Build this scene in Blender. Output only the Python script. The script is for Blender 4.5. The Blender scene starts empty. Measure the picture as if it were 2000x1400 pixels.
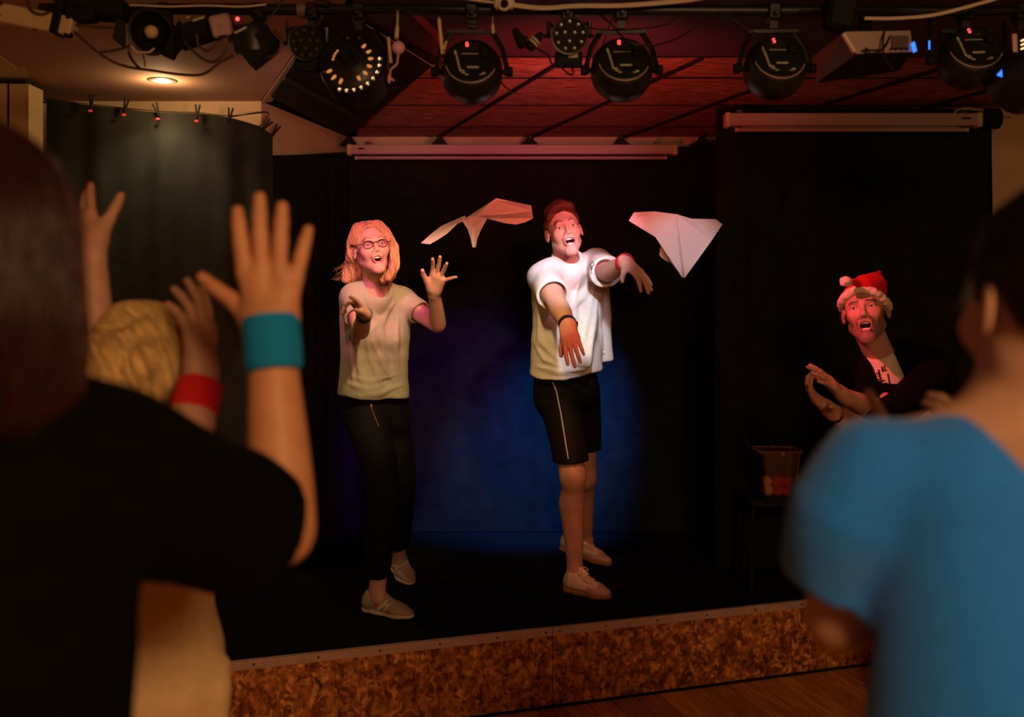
import bpy, math, random
import numpy as np
from mathutils import Vector, Matrix

# ------------------------------------------------------------------ camera, world, lights
sc = bpy.context.scene
col = sc.collection
FPX, CZ = 1944.0, 1.62            # focal length in pixels of the 2000 px frame, eye height

def P(px, py, d):
    """world point d metres ahead of the camera"""
    return Vector(((px - 1000.0) / FPX * d, d, CZ - (py - 600.0) / FPX * d))

cam_d = bpy.data.cameras.new('camera')
cam = bpy.data.objects.new('camera', cam_d); col.objects.link(cam)
cam.location = (0, 0, CZ); cam.rotation_euler = (math.pi / 2, 0, 0)
cam_d.sensor_width = 36; cam_d.lens = 36 * FPX / 2000
cam_d.shift_y = -0.05
cam_d.clip_start = 0.05
cam_d.dof.use_dof = True; cam_d.dof.focus_distance = 4.0; cam_d.dof.aperture_fstop = 1.9
sc.camera = cam

w = bpy.data.worlds.new('world'); sc.world = w; w.use_nodes = True
w.node_tree.nodes['Background'].inputs[0].default_value = (0.55, 0.3, 0.2, 1)
w.node_tree.nodes['Background'].inputs[1].default_value = 0.0
sc.view_settings.view_transform = 'Standard'
try: sc.view_settings.look = 'None'
except Exception: pass
sc.view_settings.exposure = 0.0; sc.view_settings.gamma = 1.0
sc.view_settings.use_curve_mapping = False
sc.cycles.use_denoising = True
sc.cycles.max_bounces = 5; sc.cycles.diffuse_bounces = 3; sc.cycles.glossy_bounces = 3
sc.cycles.transmission_bounces = 5; sc.cycles.transparent_max_bounces = 8
sc.cycles.sample_clamp_indirect = 3.0
sc.cycles.caustics_reflective = False; sc.cycles.caustics_refractive = False

def spot(name, loc, target, color, power, size=40, blend=.6, radius=.04):
    l = bpy.data.lights.new(name, 'SPOT'); l.color = color; l.energy = power
    l.spot_size = math.radians(size); l.spot_blend = blend; l.shadow_soft_size = radius
    o = bpy.data.objects.new(name, l); col.objects.link(o); o.location = loc
    o.rotation_euler = (Vector(target) - Vector(loc)).to_track_quat('-Z', 'Y').to_euler()
    return o

# stage lamps near the pipe fixtures built below; the last three are added
spot('spot_light', (-.62, 3.12, 2.36), P(725, 520, 4.2), (1.0, .18, .45), 50, 30, .6)
spot('spot_light', (-.13, 3.15, 2.28), P(735, 660, 4.3), (1.0, .60, .30), 62, 40, .7)
spot('spot_light', (-.05, 3.18, 2.28), P(1088, 760, 4.5), (1.0, .62, .25), 42, 25, .7)
spot('spot_light', (.34, 3.15, 2.28), P(1105, 580, 4.4), (.80, .82, 1.0), 76, 25, .6)
spot('spot_light', (.81, 3.15, 2.28), P(1080, 500, 4.4), (1.0, .33, .45), 62, 22, .7)
spot('spot_light', (.20, 3.12, 2.36), P(700, 520, 4.2), (1.0, .06, .10), 26, 33, .8)
spot('spot_light', (.34, 3.16, 2.26), P(1680, 640, 3.8), (1.0, .11, .14), 95, 34, .7)
spot('spot_light', (1.0, 4.60, 2.55), P(1065, 900, 5.7), (.02, .22, 1.0), 900, 32, 1.0)  # added for the blue pool on the backdrop, no fixture hangs here
spot('spot_light', (.95, 4.60, 2.55), P(860, 780, 5.7), (.30, .03, 1.0), 190, 26, 1.0)  # added purple edge of that pool, also without a fixture
spot('spot_light', (.81, 3.18, 2.30), P(1330, 480, 4.08), (1.0, .68, .78), 15, 24, .8)  # extra spot added to brighten the right paper plane
# added spots standing in for lamp spill on wall, screen, legs and ceiling boards
spot('spot_light', (-.62, 3.05, 2.18), (-1.12, 5.3, 2.47), (1.0, .48, .36), 36, 46, .9, .05)
spot('spot_light', (.34, 3.2, 2.20), (.0, 5.8, 2.72), (1.0, .20, .34), 44, 44, 1.0, .05)
spot('spot_light', (.30, 3.15, 2.28), P(1125, 1000, 4.5), (1.0, .10, .06), 26, 22, .9)
spot('spot_light', (.30, 3.25, 1.95), (.25, 4.35, 2.63), (1.0, .07, .05), 46, 95, 1.0, .08)
# the house lights of the room, behind the audience
def area(loc, target, color, power, sx, sy):
    l = bpy.data.lights.new('house_light', 'AREA'); l.shape = 'RECTANGLE'; l.size = sx; l.size_y = sy
    l.color = color; l.energy = power
    o = bpy.data.objects.new('house_light', l); col.objects.link(o); o.location = loc
    o.rotation_euler = (Vector(target) - Vector(loc)).to_track_quat('-Z', 'Y').to_euler()
    return o
area((.9, -.9, 2.5), (.2, 2.6, .9), (1.0, .53, .24), 58, .9, .5)

# ------------------------------------------------------------------ helpers
def lin(r, g, b):
    f = lambda c: (c / 255 / 12.92) if c <= 10 else ((c / 255 + .055) / 1.055) ** 2.4
    return (f(r), f(g), f(b))

MATS = {}
def mat(name, c, rough=.6, metal=0., noise=0., nscale=20., bump=0., bscale=60., spec=.4, emit=None, estr=1., sheen=0., attr=False, sss=0., alpha=None, trans=0.):
    m = bpy.data.materials.new(name); m.use_nodes = True; MATS[name] = m
    nt = m.node_tree; b = nt.nodes['Principled BSDF']
    b.inputs['Base Color'].default_value = (*c, 1); b.inputs['Roughness'].default_value = rough
    b.inputs['Metallic'].default_value = metal; b.inputs['Specular IOR Level'].default_value = spec
    if sheen: b.inputs['Sheen Weight'].default_value = sheen; b.inputs['Sheen Roughness'].default_value = .5
    if trans: b.inputs['Transmission Weight'].default_value = trans
    if sss:
        b.inputs['Subsurface Weight'].default_value = sss
        b.inputs['Subsurface Radius'].default_value = (1., .35, .2); b.inputs['Subsurface Scale'].default_value = .012
    if emit: b.inputs['Emission Color'].default_value = (*emit, 1); b.inputs['Emission Strength'].default_value = estr
    tc = nt.nodes.new('ShaderNodeTexCoord')
    src = None
    if attr:
        a = nt.nodes.new('ShaderNodeAttribute'); a.attribute_name = 'Col'; src = a.outputs['Color']
    if noise:
        n = nt.nodes.new('ShaderNodeTexNoise'); n.inputs['Scale'].default_value = nscale; n.inputs['Detail'].default_value = 4
        nt.links.new(tc.outputs['Object'], n.inputs['Vector'])
        mr = nt.nodes.new('ShaderNodeMapRange'); mr.inputs[1].default_value = .3; mr.inputs[2].default_value = .7
        mr.inputs[3].default_value = 1 - noise; mr.inputs[4].default_value = 1 + noise
        nt.links.new(n.outputs['Fac'], mr.inputs[0])
        mx = nt.nodes.new('ShaderNodeVectorMath'); mx.operation = 'SCALE'
        if src: nt.links.new(src, mx.inputs[0])
        else: mx.inputs[0].default_value = c
        nt.links.new(mr.outputs[0], mx.inputs['Scale']); src = mx.outputs[0]
    if src: nt.links.new(src, b.inputs['Base Color'])
    if bump:
        n = nt.nodes.new('ShaderNodeTexNoise'); n.inputs['Scale'].default_value = bscale; n.inputs['Detail'].default_value = 3
        nt.links.new(tc.outputs['Object'], n.inputs['Vector'])
        bp = nt.nodes.new('ShaderNodeBump'); bp.inputs['Strength'].default_value = bump; bp.inputs['Distance'].default_value = .004
        nt.links.new(n.outputs['Fac'], bp.inputs['Height']); nt.links.new(bp.outputs[0], b.inputs['Normal'])
    return m

def link(name, me, m=None, parent=None, smooth=False):
    o = bpy.data.objects.new(name, me); col.objects.link(o)
    if m:
        if isinstance(m, (list, tuple)):
            for q in m: me.materials.append(q)
        else: me.materials.append(m)
    if parent: o.parent = parent
    if smooth: me.polygons.foreach_set('use_smooth', [True] * len(me.polygons))
    return o

class MB:
    """collects shapes, links them as ONE mesh object"""
    def __init__(s): s.v = []; s.f = []
    def add(s, vs, fs):
        n = len(s.v); s.v += [tuple(x) for x in vs]; s.f += [tuple(i + n for i in f) for f in fs]; return s
    def box(s, c, size, R=None, bevel=0.):
        c = Vector(c); hx, hy, hz = [q / 2 for q in size]
        R = R or Matrix.Identity(3)
        if bevel <= 0:
            vs = [c + R @ Vector((x * hx, y * hy, z * hz)) for x in (-1, 1) for y in (-1, 1) for z in (-1, 1)]
            return s.add(vs, [(0, 1, 3, 2), (4, 6, 7, 5), (0, 4, 5, 1), (2, 3, 7, 6), (0, 2, 6, 4), (1, 5, 7, 3)])
        b = bevel; rings = []
        for z, ins in ((-hz, b), (-hz + b, 0), (hz - b, 0), (hz, b)):
            x, y = hx - ins, hy - ins; e = b if ins == 0 else 0
            ring = [(-x + e, -y), (x - e, -y), (x, -y + e), (x, y - e), (x - e, y), (-x + e, y), (-x, y - e), (-x, -y + e)]
            rings.append([c + R @ Vector((p[0], p[1], z)) for p in ring])
        vs = [p for r in rings for p in r]; fs = []
        for k in range(3):
            for i in range(8): fs.append((k * 8 + i, k * 8 + (i + 1) % 8, k * 8 + 8 + (i + 1) % 8, k * 8 + 8 + i))
        fs.append(tuple(range(7, -1, -1))); fs.append(tuple(range(24, 32)))
        return s.add(vs, fs)
    def tube(s, pts, r, n=8, cap=True):
        pts = [Vector(p) for p in pts]; m = len(pts)
        rs = r if isinstance(r, (list, tuple)) else [r] * m
        vs = []; fs = []; prev = None
        for i, p in enumerate(pts):
            t = (pts[min(i + 1, m - 1)] - pts[max(i - 1, 0)])
            t = t.normalized() if t.length > 1e-9 else Vector((0, 0, 1))
            if prev is None:
                a = Vector((0, 0, 1)) if abs(t.z) < .9 else Vector((1, 0, 0)); u = t.cross(a).normalized()
            else: u = (prev - t * prev.dot(t)).normalized()
            prev = u; v = t.cross(u)
            for k in range(n):
                a = 2 * math.pi * k / n; vs.append(p + (u * math.cos(a) + v * math.sin(a)) * rs[i])
        for i in range(m - 1):
            for k in range(n):
                fs.append((i * n + k, i * n + (k + 1) % n, (i + 1) * n + (k + 1) % n, (i + 1) * n + k))
        if cap: fs.append(tuple(range(n - 1, -1, -1))); fs.append(tuple((m - 1) * n + k for k in range(n)))
        return s.add(vs, fs)
    def lathe(s, o, ax, prof, n=28):
        """prof = list of (dist along axis, radius)"""
        o = Vector(o); ax = Vector(ax).normalized()
        a = Vector((0, 0, 1)) if abs(ax.z) < .9 else Vector((1, 0, 0)); u = ax.cross(a).normalized(); v = ax.cross(u)
        vs = []; fs = []
        for t, r in prof:
            for k in range(n):
                g = 2 * math.pi * k / n; vs.append(o + ax * t + (u * math.cos(g) + v * math.sin(g)) * max(r, 1e-5))
        for i in range(len(prof) - 1):
            for k in range(n): fs.append((i * n + k, (i + 1) * n + k, (i + 1) * n + (k + 1) % n, i * n + (k + 1) % n))
        return s.add(vs, fs)
    def ball(s, c, r, n=16, R=None):
        c = Vector(c); r = r if isinstance(r, (tuple, list)) else (r, r, r); R = R or Matrix.Identity(3)
        m = n // 2; vs = [c + R @ Vector((0, 0, r[2]))]; fs = []
        for i in range(1, m):
            t = math.pi * i / m
            for k in range(n):
                g = 2 * math.pi * k / n
                vs.append(c + R @ Vector((r[0] * math.sin(t) * math.cos(g), r[1] * math.sin(t) * math.sin(g), r[2] * math.cos(t))))
        vs.append(c + R @ Vector((0, 0, -r[2]))); L = len(vs) - 1
        for k in range(n): fs.append((0, 1 + k, 1 + (k + 1) % n)); fs.append((L, 1 + (m - 2) * n + (k + 1) % n, 1 + (m - 2) * n + k))
        for i in range(m - 2):
            for k in range(n): fs.append((1 + i * n + k, 1 + (i + 1) * n + k, 1 + (i + 1) * n + (k + 1) % n, 1 + i * n + (k + 1) % n))
        return s.add(vs, fs)
    def prism(s, poly, z0, z1):
        n = len(poly); vs = [(x, y, z0) for x, y in poly] + [(x, y, z1) for x, y in poly]
        fs = [tuple(range(n - 1, -1, -1)), tuple(range(n, 2 * n))] + [(i, (i + 1) % n, n + (i + 1) % n, n + i) for i in range(n)]
        return s.add(vs, fs)
    def build(s, name, m, parent=None, smooth=False):
        me = bpy.data.meshes.new(name); me.from_pydata(s.v, [], s.f); me.update()
        o = link(name, me, m, parent, smooth)
        if smooth and hasattr(me, 'set_sharp_from_angle'): me.set_sharp_from_angle(angle=.7)
        if parent: o.matrix_parent_inverse = parent.matrix_world.inverted() if parent.type == 'EMPTY' else Matrix.Identity(4)
        return o

def tag(o, label=None, cat=None, group=None, kind=None):
    if label: o['label'] = label
    if cat: o['category'] = cat
    if group: o['group'] = group
    if kind: o['kind'] = kind
    return o

def thing(name, label, cat, loc=(0, 0, 0), group=None):
    o = bpy.data.objects.new(name, None); col.objects.link(o); o.location = loc
    o.empty_display_size = .1
    bpy.context.view_layer.update()
    o.matrix_world = Matrix.Translation(loc)
    return tag(o, label, cat, group)

def struct(name, mb, m, parent=None):
    o = mb.build(name, m, parent)
    if not parent: o['kind'] = 'structure'
    return o

def arc(pts, n=24):
    """Catmull-Rom through the points"""
    pts = [Vector(p) for p in pts]; out = []
    q = [pts[0] * 2 - pts[1]] + pts + [pts[-1] * 2 - pts[-2]]
    k = max(2, n // (len(pts) - 1))
    for i in range(1, len(q) - 2):
        a, b, c, d = q[i - 1:i + 3]
        for j in range(k):
            t = j / k
            out.append(.5 * ((2 * b) + (c - a) * t + (2 * a - 5 * b + 4 * c - d) * t * t + (3 * b - a - 3 * c + d) * t ** 3))
    out.append(pts[-1]); return out

# ------------------------------------------------------------------ materials
M = {}
M['wall'] = mat('wall_paint', lin(205, 178, 140), .85, noise=.05, nscale=6, bump=.2, bscale=90)
M['ceil'] = mat('ceiling_paint', lin(178, 140, 118), .85, noise=.05, nscale=5)
M['dark'] = mat('dark_gap', (.006, .005, .005), .9)
M['perf'] = mat('perforated_panel', lin(86, 52, 52), .7)
M['black'] = mat('black_fabric', (.0025, .0025, .003), .95, noise=.3, nscale=30, spec=.1)
M['drape'] = mat('drape_black', (.012, .012, .012), .9, noise=.25, nscale=14, spec=.12)
M['drape_olive'] = mat('drape_charcoal', (.019, .0185, .0135), .85, noise=.2, nscale=12, spec=.2)
M['stagefloor'] = mat('stage_carpet', (.0035, .0036, .0036), .95, noise=.35, nscale=120, spec=.12, bump=.4, bscale=300)
M['metal_black'] = mat('black_metal', (.01, .01, .01), .42, .0, noise=.3, nscale=40, spec=.5)
M['metal_black2'] = mat('black_matt_metal', (.006, .006, .006), .7, spec=.25)
M['plate'] = mat('black_plate', (.012, .012, .011), .35, spec=.5)
M['alu'] = mat('aluminium', lin(205, 172, 155), .45, .12, noise=.12, nscale=25)
M['screw'] = mat('screw_metal', lin(90, 70, 65), .4, .6)
M['white_plastic'] = mat('white_plastic', lin(178, 148, 146), .45)
M['cream'] = mat('cream_plastic', lin(205, 180, 135), .5)
M['cable_white'] = mat('white_cable', lin(215, 200, 170), .45)
M['cable_black'] = mat('black_cable', (.008, .007, .007), .45, spec=.5)
M['cable_brown'] = mat('brown_cable', lin(70, 48, 38), .35, spec=.7)
M['print'] = mat('printed_label', lin(190, 185, 150), .6)
M['led_red'] = mat('red_display', (.3, .01, .01), .5, emit=(1, .06, .05), estr=3.2)
M['led_blue'] = mat('blue_led', (.01, .1, .5), .5, emit=(.03, .2, 1), estr=1.6)
M['glow'] = mat('lamp_glow', (.8, .5, .2), .5, emit=(1, .55, .25), estr=2.2)
M['glow_dim'] = mat('lamp_glow_dim', (.8, .4, .2), .5, emit=(1, .38, .1), estr=.45)
M['bulb'] = mat('downlight_glow', (.9, .8, .6), .5, emit=(1, .8, .5), estr=9)
M['lens'] = mat('lens', (.02, .02, .02), .15, spec=.9)
M['silver'] = mat('silver_casing', lin(150, 130, 120), .38, .55)
M['pink'] = mat('pink_lit_white', lin(228, 165, 185), .45)  # pink of the stage light put into the white ball and its tail

def osb(name, c1, c2, c3, scale, strength=.5):
    m = bpy.data.materials.new(name); m.use_nodes = True; nt = m.node_tree; b = nt.nodes['Principled BSDF']
    N, L = nt.nodes.new, nt.links.new
    tc = N('ShaderNodeTexCoord')
    wv = N('ShaderNodeTexNoise'); wv.inputs['Scale'].default_value = scale * .9; wv.inputs['Detail'].default_value = 2
    L(tc.outputs['Object'], wv.inputs['Vector'])
    add = N('ShaderNodeVectorMath'); add.operation = 'MULTIPLY_ADD'; L(wv.outputs['Color'], add.inputs[0])
    add.inputs[1].default_value = (.085, .085, .085); L(tc.outputs['Object'], add.inputs[2])
    prev = None; hgt = None
    for i, (rot, sx) in enumerate(((.5, 4.6), (-.8, 5.2), (1.5, 3.6), (2.4, 4.4), (.1, 4.0))):
        mp = N('ShaderNodeMapping'); L(add.outputs[0], mp.inputs[0])
        mp.inputs['Rotation'].default_value = (.2 * i, rot, rot * .7); mp.inputs['Scale'].default_value = (scale, scale / sx, scale / sx if i % 2 else scale)
        mp.inputs['Location'].default_value = (3.1 * i, 1.7 * i, .9 * i)
        v = N('ShaderNodeTexVoronoi'); v.inputs['Randomness'].default_value = 1; L(mp.outputs[0], v.inputs['Vector'])
        sp = N('ShaderNodeSeparateColor'); L(v.outputs['Color'], sp.inputs[0])
        r = N('ShaderNodeValToRGB'); e = r.color_ramp.elements
        e[0].color = (*c1, 1); e[1].color = (*c3, 1); e[1].position = .95
        q = r.color_ramp.elements.new(.45); q.color = (*c2, 1); L(sp.outputs[0], r.inputs[0])
        if prev is None: prev = r.outputs[0]; hgt = sp.outputs[1]
        else:
            mx = N('ShaderNodeMix'); mx.data_type = 'RGBA'; th = N('ShaderNodeMath'); th.operation = 'GREATER_THAN'; th.inputs[1].default_value = .55
            L(sp.outputs[2], th.inputs[0]); L(th.outputs[0], mx.inputs[0]); L(prev, mx.inputs[6]); L(r.outputs[0], mx.inputs[7]); prev = mx.outputs[2]
    n = N('ShaderNodeTexNoise'); n.inputs['Scale'].default_value = scale * 3; L(tc.outputs['Object'], n.inputs['Vector']); n.inputs['Detail'].default_value = 5
    mr = N('ShaderNodeMapRange'); mr.inputs[1].default_value = .3; mr.inputs[2].default_value = .7; mr.inputs[3].default_value = .30; mr.inputs[4].default_value = 1.5
    L(n.outputs['Fac'], mr.inputs[0]); mu = N('ShaderNodeVectorMath'); mu.operation = 'SCALE'; L(prev, mu.inputs[0]); L(mr.outputs[0], mu.inputs['Scale'])
    L(mu.outputs[0], b.inputs['Base Color']); b.inputs['Roughness'].default_value = .55; b.inputs['Specular IOR Level'].default_value = .35
    bp = N('ShaderNodeBump'); bp.inputs['Strength'].default_value = strength; bp.inputs['Distance'].default_value = .004
    L(hgt, bp.inputs['Height']); L(bp.outputs[0], b.inputs['Normal'])
    return m
def glassy(name, tint, k=.10, rough=.08):
    m = bpy.data.materials.new(name); m.use_nodes = True; nt = m.node_tree; nt.nodes.remove(nt.nodes['Principled BSDF']); N, L = nt.nodes.new, nt.links.new
    tr = N('ShaderNodeBsdfTransparent'); tr.inputs[0].default_value = (*tint, 1); gl = N('ShaderNodeBsdfGlossy'); gl.inputs['Roughness'].default_value = rough
    fr = N('ShaderNodeFresnel'); fr.inputs[0].default_value = 1.45; ad = N('ShaderNodeMath'); ad.operation = 'ADD'; ad.inputs[1].default_value = k; L(fr.outputs[0], ad.inputs[0])
    mx = N('ShaderNodeMixShader'); L(ad.outputs[0], mx.inputs[0]); L(tr.outputs[0], mx.inputs[1]); L(gl.outputs[0], mx.inputs[2]); L(mx.outputs[0], nt.nodes['Material Output'].inputs[0]); return m
M['osb'] = osb('osb_chips', lin(132, 74, 36), lin(188, 112, 56), lin(238, 168, 92), 10)

def wood(name, c1, c2, scale=6):
    m = bpy.data.materials.new(name); m.use_nodes = True; nt = m.node_tree; b = nt.nodes['Principled BSDF']
    N, L = nt.nodes.new, nt.links.new
    tc = N('ShaderNodeTexCoord'); oi = N('ShaderNodeObjectInfo')
    off = N('ShaderNodeVectorMath'); off.operation = 'MULTIPLY_ADD'; L(oi.outputs['Random'], off.inputs[0]); off.inputs[1].default_value = (7, 13, 5); L(tc.outputs['Object'], off.inputs[2])
    mp = N('ShaderNodeMapping'); L(off.outputs[0], mp.inputs[0]); mp.inputs['Scale'].default_value = (scale * 3, scale * .35, scale * 3)
    n = N('ShaderNodeTexNoise'); n.inputs['Scale'].default_value = 2.2; n.inputs['Detail'].default_value = 6; n.inputs['Distortion'].default_value = .8; L(mp.outputs[0], n.inputs['Vector'])
    r = N('ShaderNodeValToRGB'); r.color_ramp.elements[0].position = .3; r.color_ramp.elements[1].position = .72
    r.color_ramp.elements[0].color = (*c1, 1); r.color_ramp.elements[1].color = (*c2, 1); L(n.outputs['Fac'], r.inputs[0])
    # knots
    v = N('ShaderNodeTexVoronoi'); v.inputs['Scale'].default_value = 1.6; mp2 = N('ShaderNodeMapping'); mp2.inputs['Scale'].default_value = (2.2, 1.2, 1); L(off.outputs[0], mp2.inputs[0]); L(mp2.outputs[0], v.inputs['Vector'])
    kr = N('ShaderNodeMapRange'); kr.inputs[1].default_value = .02; kr.inputs[2].default_value = .09; kr.inputs[3].default_value = .25; kr.inputs[4].default_value = 1; L(v.outputs['Distance'], kr.inputs[0])
    br = N('ShaderNodeMapRange'); br.inputs[3].default_value = .7; br.inputs[4].default_value = 1.25; L(oi.outputs['Random'], br.inputs[0])
    m1 = N('ShaderNodeMath'); m1.operation = 'MULTIPLY'; L(kr.outputs[0], m1.inputs[0]); L(br.outputs[0], m1.inputs[1])
    mu = N('ShaderNodeVectorMath'); mu.operation = 'SCALE'; L(r.outputs[0], mu.inputs[0]); L(m1.outputs[0], mu.inputs['Scale'])
    L(mu.outputs[0], b.inputs['Base Color']); b.inputs['Roughness'].default_value = .42; b.inputs['Specular IOR Level'].default_value = .4
    return m
M['plank'] = wood('floor_wood', lin(175, 108, 60), lin(240, 175, 115))

def fibre(name):
    """wood-wool acoustic board: long curly fibres"""
    m = bpy.data.materials.new(name); m.use_nodes = True; nt = m.node_tree; b = nt.nodes['Principled BSDF']
    N, L = nt.nodes.new, nt.links.new; tc = N('ShaderNodeTexCoord')
    ns = N('ShaderNodeTexNoise'); ns.inputs['Scale'].default_value = 4; L(tc.outputs['Object'], ns.inputs['Vector'])
    ad = N('ShaderNodeVectorMath'); ad.operation = 'MULTIPLY_ADD'; L(ns.outputs['Color'], ad.inputs[0]); ad.inputs[1].default_value = (.10, .10, .10); L(tc.outputs['Object'], ad.inputs[2])
    mp = N('ShaderNodeMapping'); mp.inputs['Scale'].default_value = (9, 75, 9); mp.inputs['Rotation'].default_value = (0, 0, .12); L(ad.outputs[0], mp.inputs[0])
    n = N('ShaderNodeTexNoise'); n.inputs['Scale'].default_value = 1.6; n.inputs['Detail'].default_value = 5; L(mp.outputs[0], n.inputs['Vector'])
    r = N('ShaderNodeValToRGB'); r.color_ramp.elements[0].position = .35; r.color_ramp.elements[1].position = .7
    r.color_ramp.elements[0].color = (*lin(105, 62, 42), 1); r.color_ramp.elements[1].color = (*lin(215, 150, 110), 1); L(n.outputs['Fac'], r.inputs[0])
    L(r.outputs[0], b.inputs['Base Color']); b.inputs['Roughness'].default_value = .8
    bp = N('ShaderNodeBump'); bp.inputs['Strength'].default_value = .7; bp.inputs['Distance'].default_value = .005; L(n.outputs['Fac'], bp.inputs['Height']); L(bp.outputs[0], b.inputs['Normal'])
    return m
M['board'] = fibre('ceiling_board_fibre')

def perfmat():
    m = M['perf']; nt = m.node_tree; b = nt.nodes['Principled BSDF']; N, L = nt.nodes.new, nt.links.new
    tc = N('ShaderNodeTexCoord'); mp = N('ShaderNodeMapping'); mp.inputs['Rotation'].default_value = (0, 0, .45); mp.inputs['Scale'].default_value = (62, 125, 1)
    L(tc.outputs['Object'], mp.inputs[0]); v = N('ShaderNodeTexVoronoi'); v.inputs['Randomness'].default_value = 0; v.voronoi_dimensions = '2D'; v.inputs['Scale'].default_value = 1
    L(mp.outputs[0], v.inputs['Vector']); r = N('ShaderNodeValToRGB'); r.color_ramp.elements[0].position = .30; r.color_ramp.elements[1].position = .40
    r.color_ramp.elements[0].color = (.008, .005, .005, 1); r.color_ramp.elements[1].color = (*lin(92, 70, 88), 1); L(v.outputs['Distance'], r.inputs[0]); L(r.outputs[0], b.inputs['Base Color'])
perfmat()

# ------------------------------------------------------------------ the room
CEIL, SH = 2.63, .32                     # ceiling height, stage height
EDGE = lambda x: 3.988 + .33 * x         # the stage front runs obliquely
rnd = random.Random(7)

fl = struct('floor', MB().box((0, 2.2, -.06), (6.6, 8.6, .1)), M['dark'])
# floor planks run obliquely, square to the stage front
ux, uy = Vector((-.313, .95, 0)), Vector((.95, .313, 0))
pm = {}
def plank_mesh(L, wd):
    k = (round(L, 2), wd)
    if k not in pm:
        me = bpy.data.meshes.new('plank'); b = MB().box((0, 0, 0), (wd, L, .02), None, .0012); me.from_pydata(b.v, [], b.f); me.update(); me.materials.append(M['plank']); pm[k] = me
    return pm[k]
W = .108
for i in range(-24, 36):
    t = -1.4 - rnd.random() * 1.2
    while t < 6.2:
        L = rnd.choice((1.6, 2.2, 2.6)); c = uy * (i * W) + ux * (t + L / 2)
        # the part under the stage is not needed
        if c.y - L * .5 < EDGE(c.x) + .25 and -3.0 < c.x < 3.1 and c.y > -1.8:
            o = bpy.data.objects.new('plank', plank_mesh(L - .003, W - .0035)); col.objects.link(o); o.parent = fl
            o.location = (c.x, c.y, -.011 + rnd.uniform(-.0008, .0008)); o.rotation_euler = (0, 0, math.atan2(ux.y, ux.x) - math.pi / 2)
        t += L

# stage: deck, OSB fascia panels, aluminium edge strips with screws
X0, X1 = -2.35, 2.985
deck = [(X0, EDGE(X0)), (X1, EDGE(X1)), (X1, 5.05), (1.24, 5.05), (1.24, 5.89), (-.965, 5.89), (-1.222, 4.87), (X0, 4.87)]
st = thing('stage', 'low black stage with a chipboard front and a metal edge strip', 'stage', (0, 4.9, 0))
MB().prism([(x, y + (.012 if k < 2 else 0)) for k, (x, y) in enumerate(deck)], 0.02, SH - .001).build('deck', M['stagefloor'], st)
joints = [X0, -1.62, .165, 1.95, X1]
for a, b in zip(joints[:-1], joints[1:]):
    MB().prism([(a + .0012, EDGE(a) - .006), (b - .0012, EDGE(b) - .006), (b - .0012, EDGE(b) + .010), (a + .0012, EDGE(a) + .010)], 0.001, SH - .012).build('chipboard_panel', M['osb'], st)
for a, b in ((X0, -1.62), (-1.62, .165), (.165, 1.95), (1.95, X1)):
    mb = MB()
    mb.prism([(a + .001, EDGE(a) - .010), (b - .001, EDGE(b) - .010), (b - .001, EDGE(b) - .006), (a + .001, EDGE(a) - .006)], SH - .031, SH + .003)
    mb.prism([(a + .001, EDGE(a) - .0098), (b - .001, EDGE(b) - .0098), (b - .001, EDGE(b) + .006), (a + .001, EDGE(a) + .006)], SH, SH + .003)
    s_ = mb.build('edge_strip', M['alu'], st)
    n = max(3, int((b - a) / .22)); xs = [a + .028] + [a + (b - a) * k / n for k in range(1, n)] + [b - .028]
    for x in xs:
        MB().lathe((x, EDGE(x) - .010, SH - .014), (.313, -.95, 0), [(0, .0045), (.0018, .0045), (.0026, .003), (.0022, .0)], 10).build('screw', M['screw'], s_)
struct('trim_1', MB().prism([(X0, EDGE(X0) - .018), (X1, EDGE(X1) - .018), (X1, EDGE(X1) - .006), (X0, EDGE(X0) - .006)], 0, .008), M['dark'])

# walls
def wall(name, a, b, z0=0, z1=CEIL, t=.08, m='wall', side=1):
    a, b = Vector((*a, 0)), Vector((*b, 0)); n = (b - a).normalized().cross(Vector((0, 0, 1))) * t * side
    return struct(name, MB().prism([(a.x, a.y), (b.x, b.y), (b.x + n.x, b.y + n.y), (a.x + n.x, a.y + n.y)], z0, z1), M[m])
# px 60 is the left corner, 4.88 m away
wall('wall_back_left', (-2.36, 4.88), (-1.23, 4.88), side=-1)
wall('wall_back_left_return', (-1.23, 4.88), (-.975, 5.9), side=-1)
wall('wall_back', (-.975, 5.9), (1.25, 5.9), side=-1)
wall('wall_back_right', (1.25, 5.06), (3.0, 5.06), side=-1)
wall('wall_back_right_return', (1.25, 5.9), (1.25, 5.06), side=-1)
wall('wall_left', (-2.36, -1.9), (-2.36, 4.96), side=-1)
wall('wall_right', (3.0, 5.1), (3.0, -1.9), side=-1)
wall('wall_rear', (3.0, -1.9), (-2.4, -1.9), side=-1)
# the boxed pillar on the left with its shadow gap
pl = thing('pillar', 'boxed cream pillar with a dark upright seam at the left edge', 'pillar', (-2.24, 4.45, 0))
MB().prism([(-2.355, 4.36), (-2.214, 4.36), (-2.214, 4.5), (-2.355, 4.5)], SH + .001, 2.6).build('pillar_body', M['wall'], pl)
MB().prism([(-2.205, 4.365), (-2.12, 4.365), (-2.12, 4.5), (-2.205, 4.5)], SH + .001, 2.6).build('side_panel', M['wall'], pl)
MB().prism([(-2.214, 4.37), (-2.205, 4.37), (-2.205, 4.5), (-2.214, 4.5)], SH + .001, 2.6).build('seam', M['dark'], pl)
MB().prism([(-2.355, 4.35), (-2.125, 4.35), (-2.125, 4.5), (-2.355, 4.5)], 2.601, 2.611).build('cap', M['dark'], pl)
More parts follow.
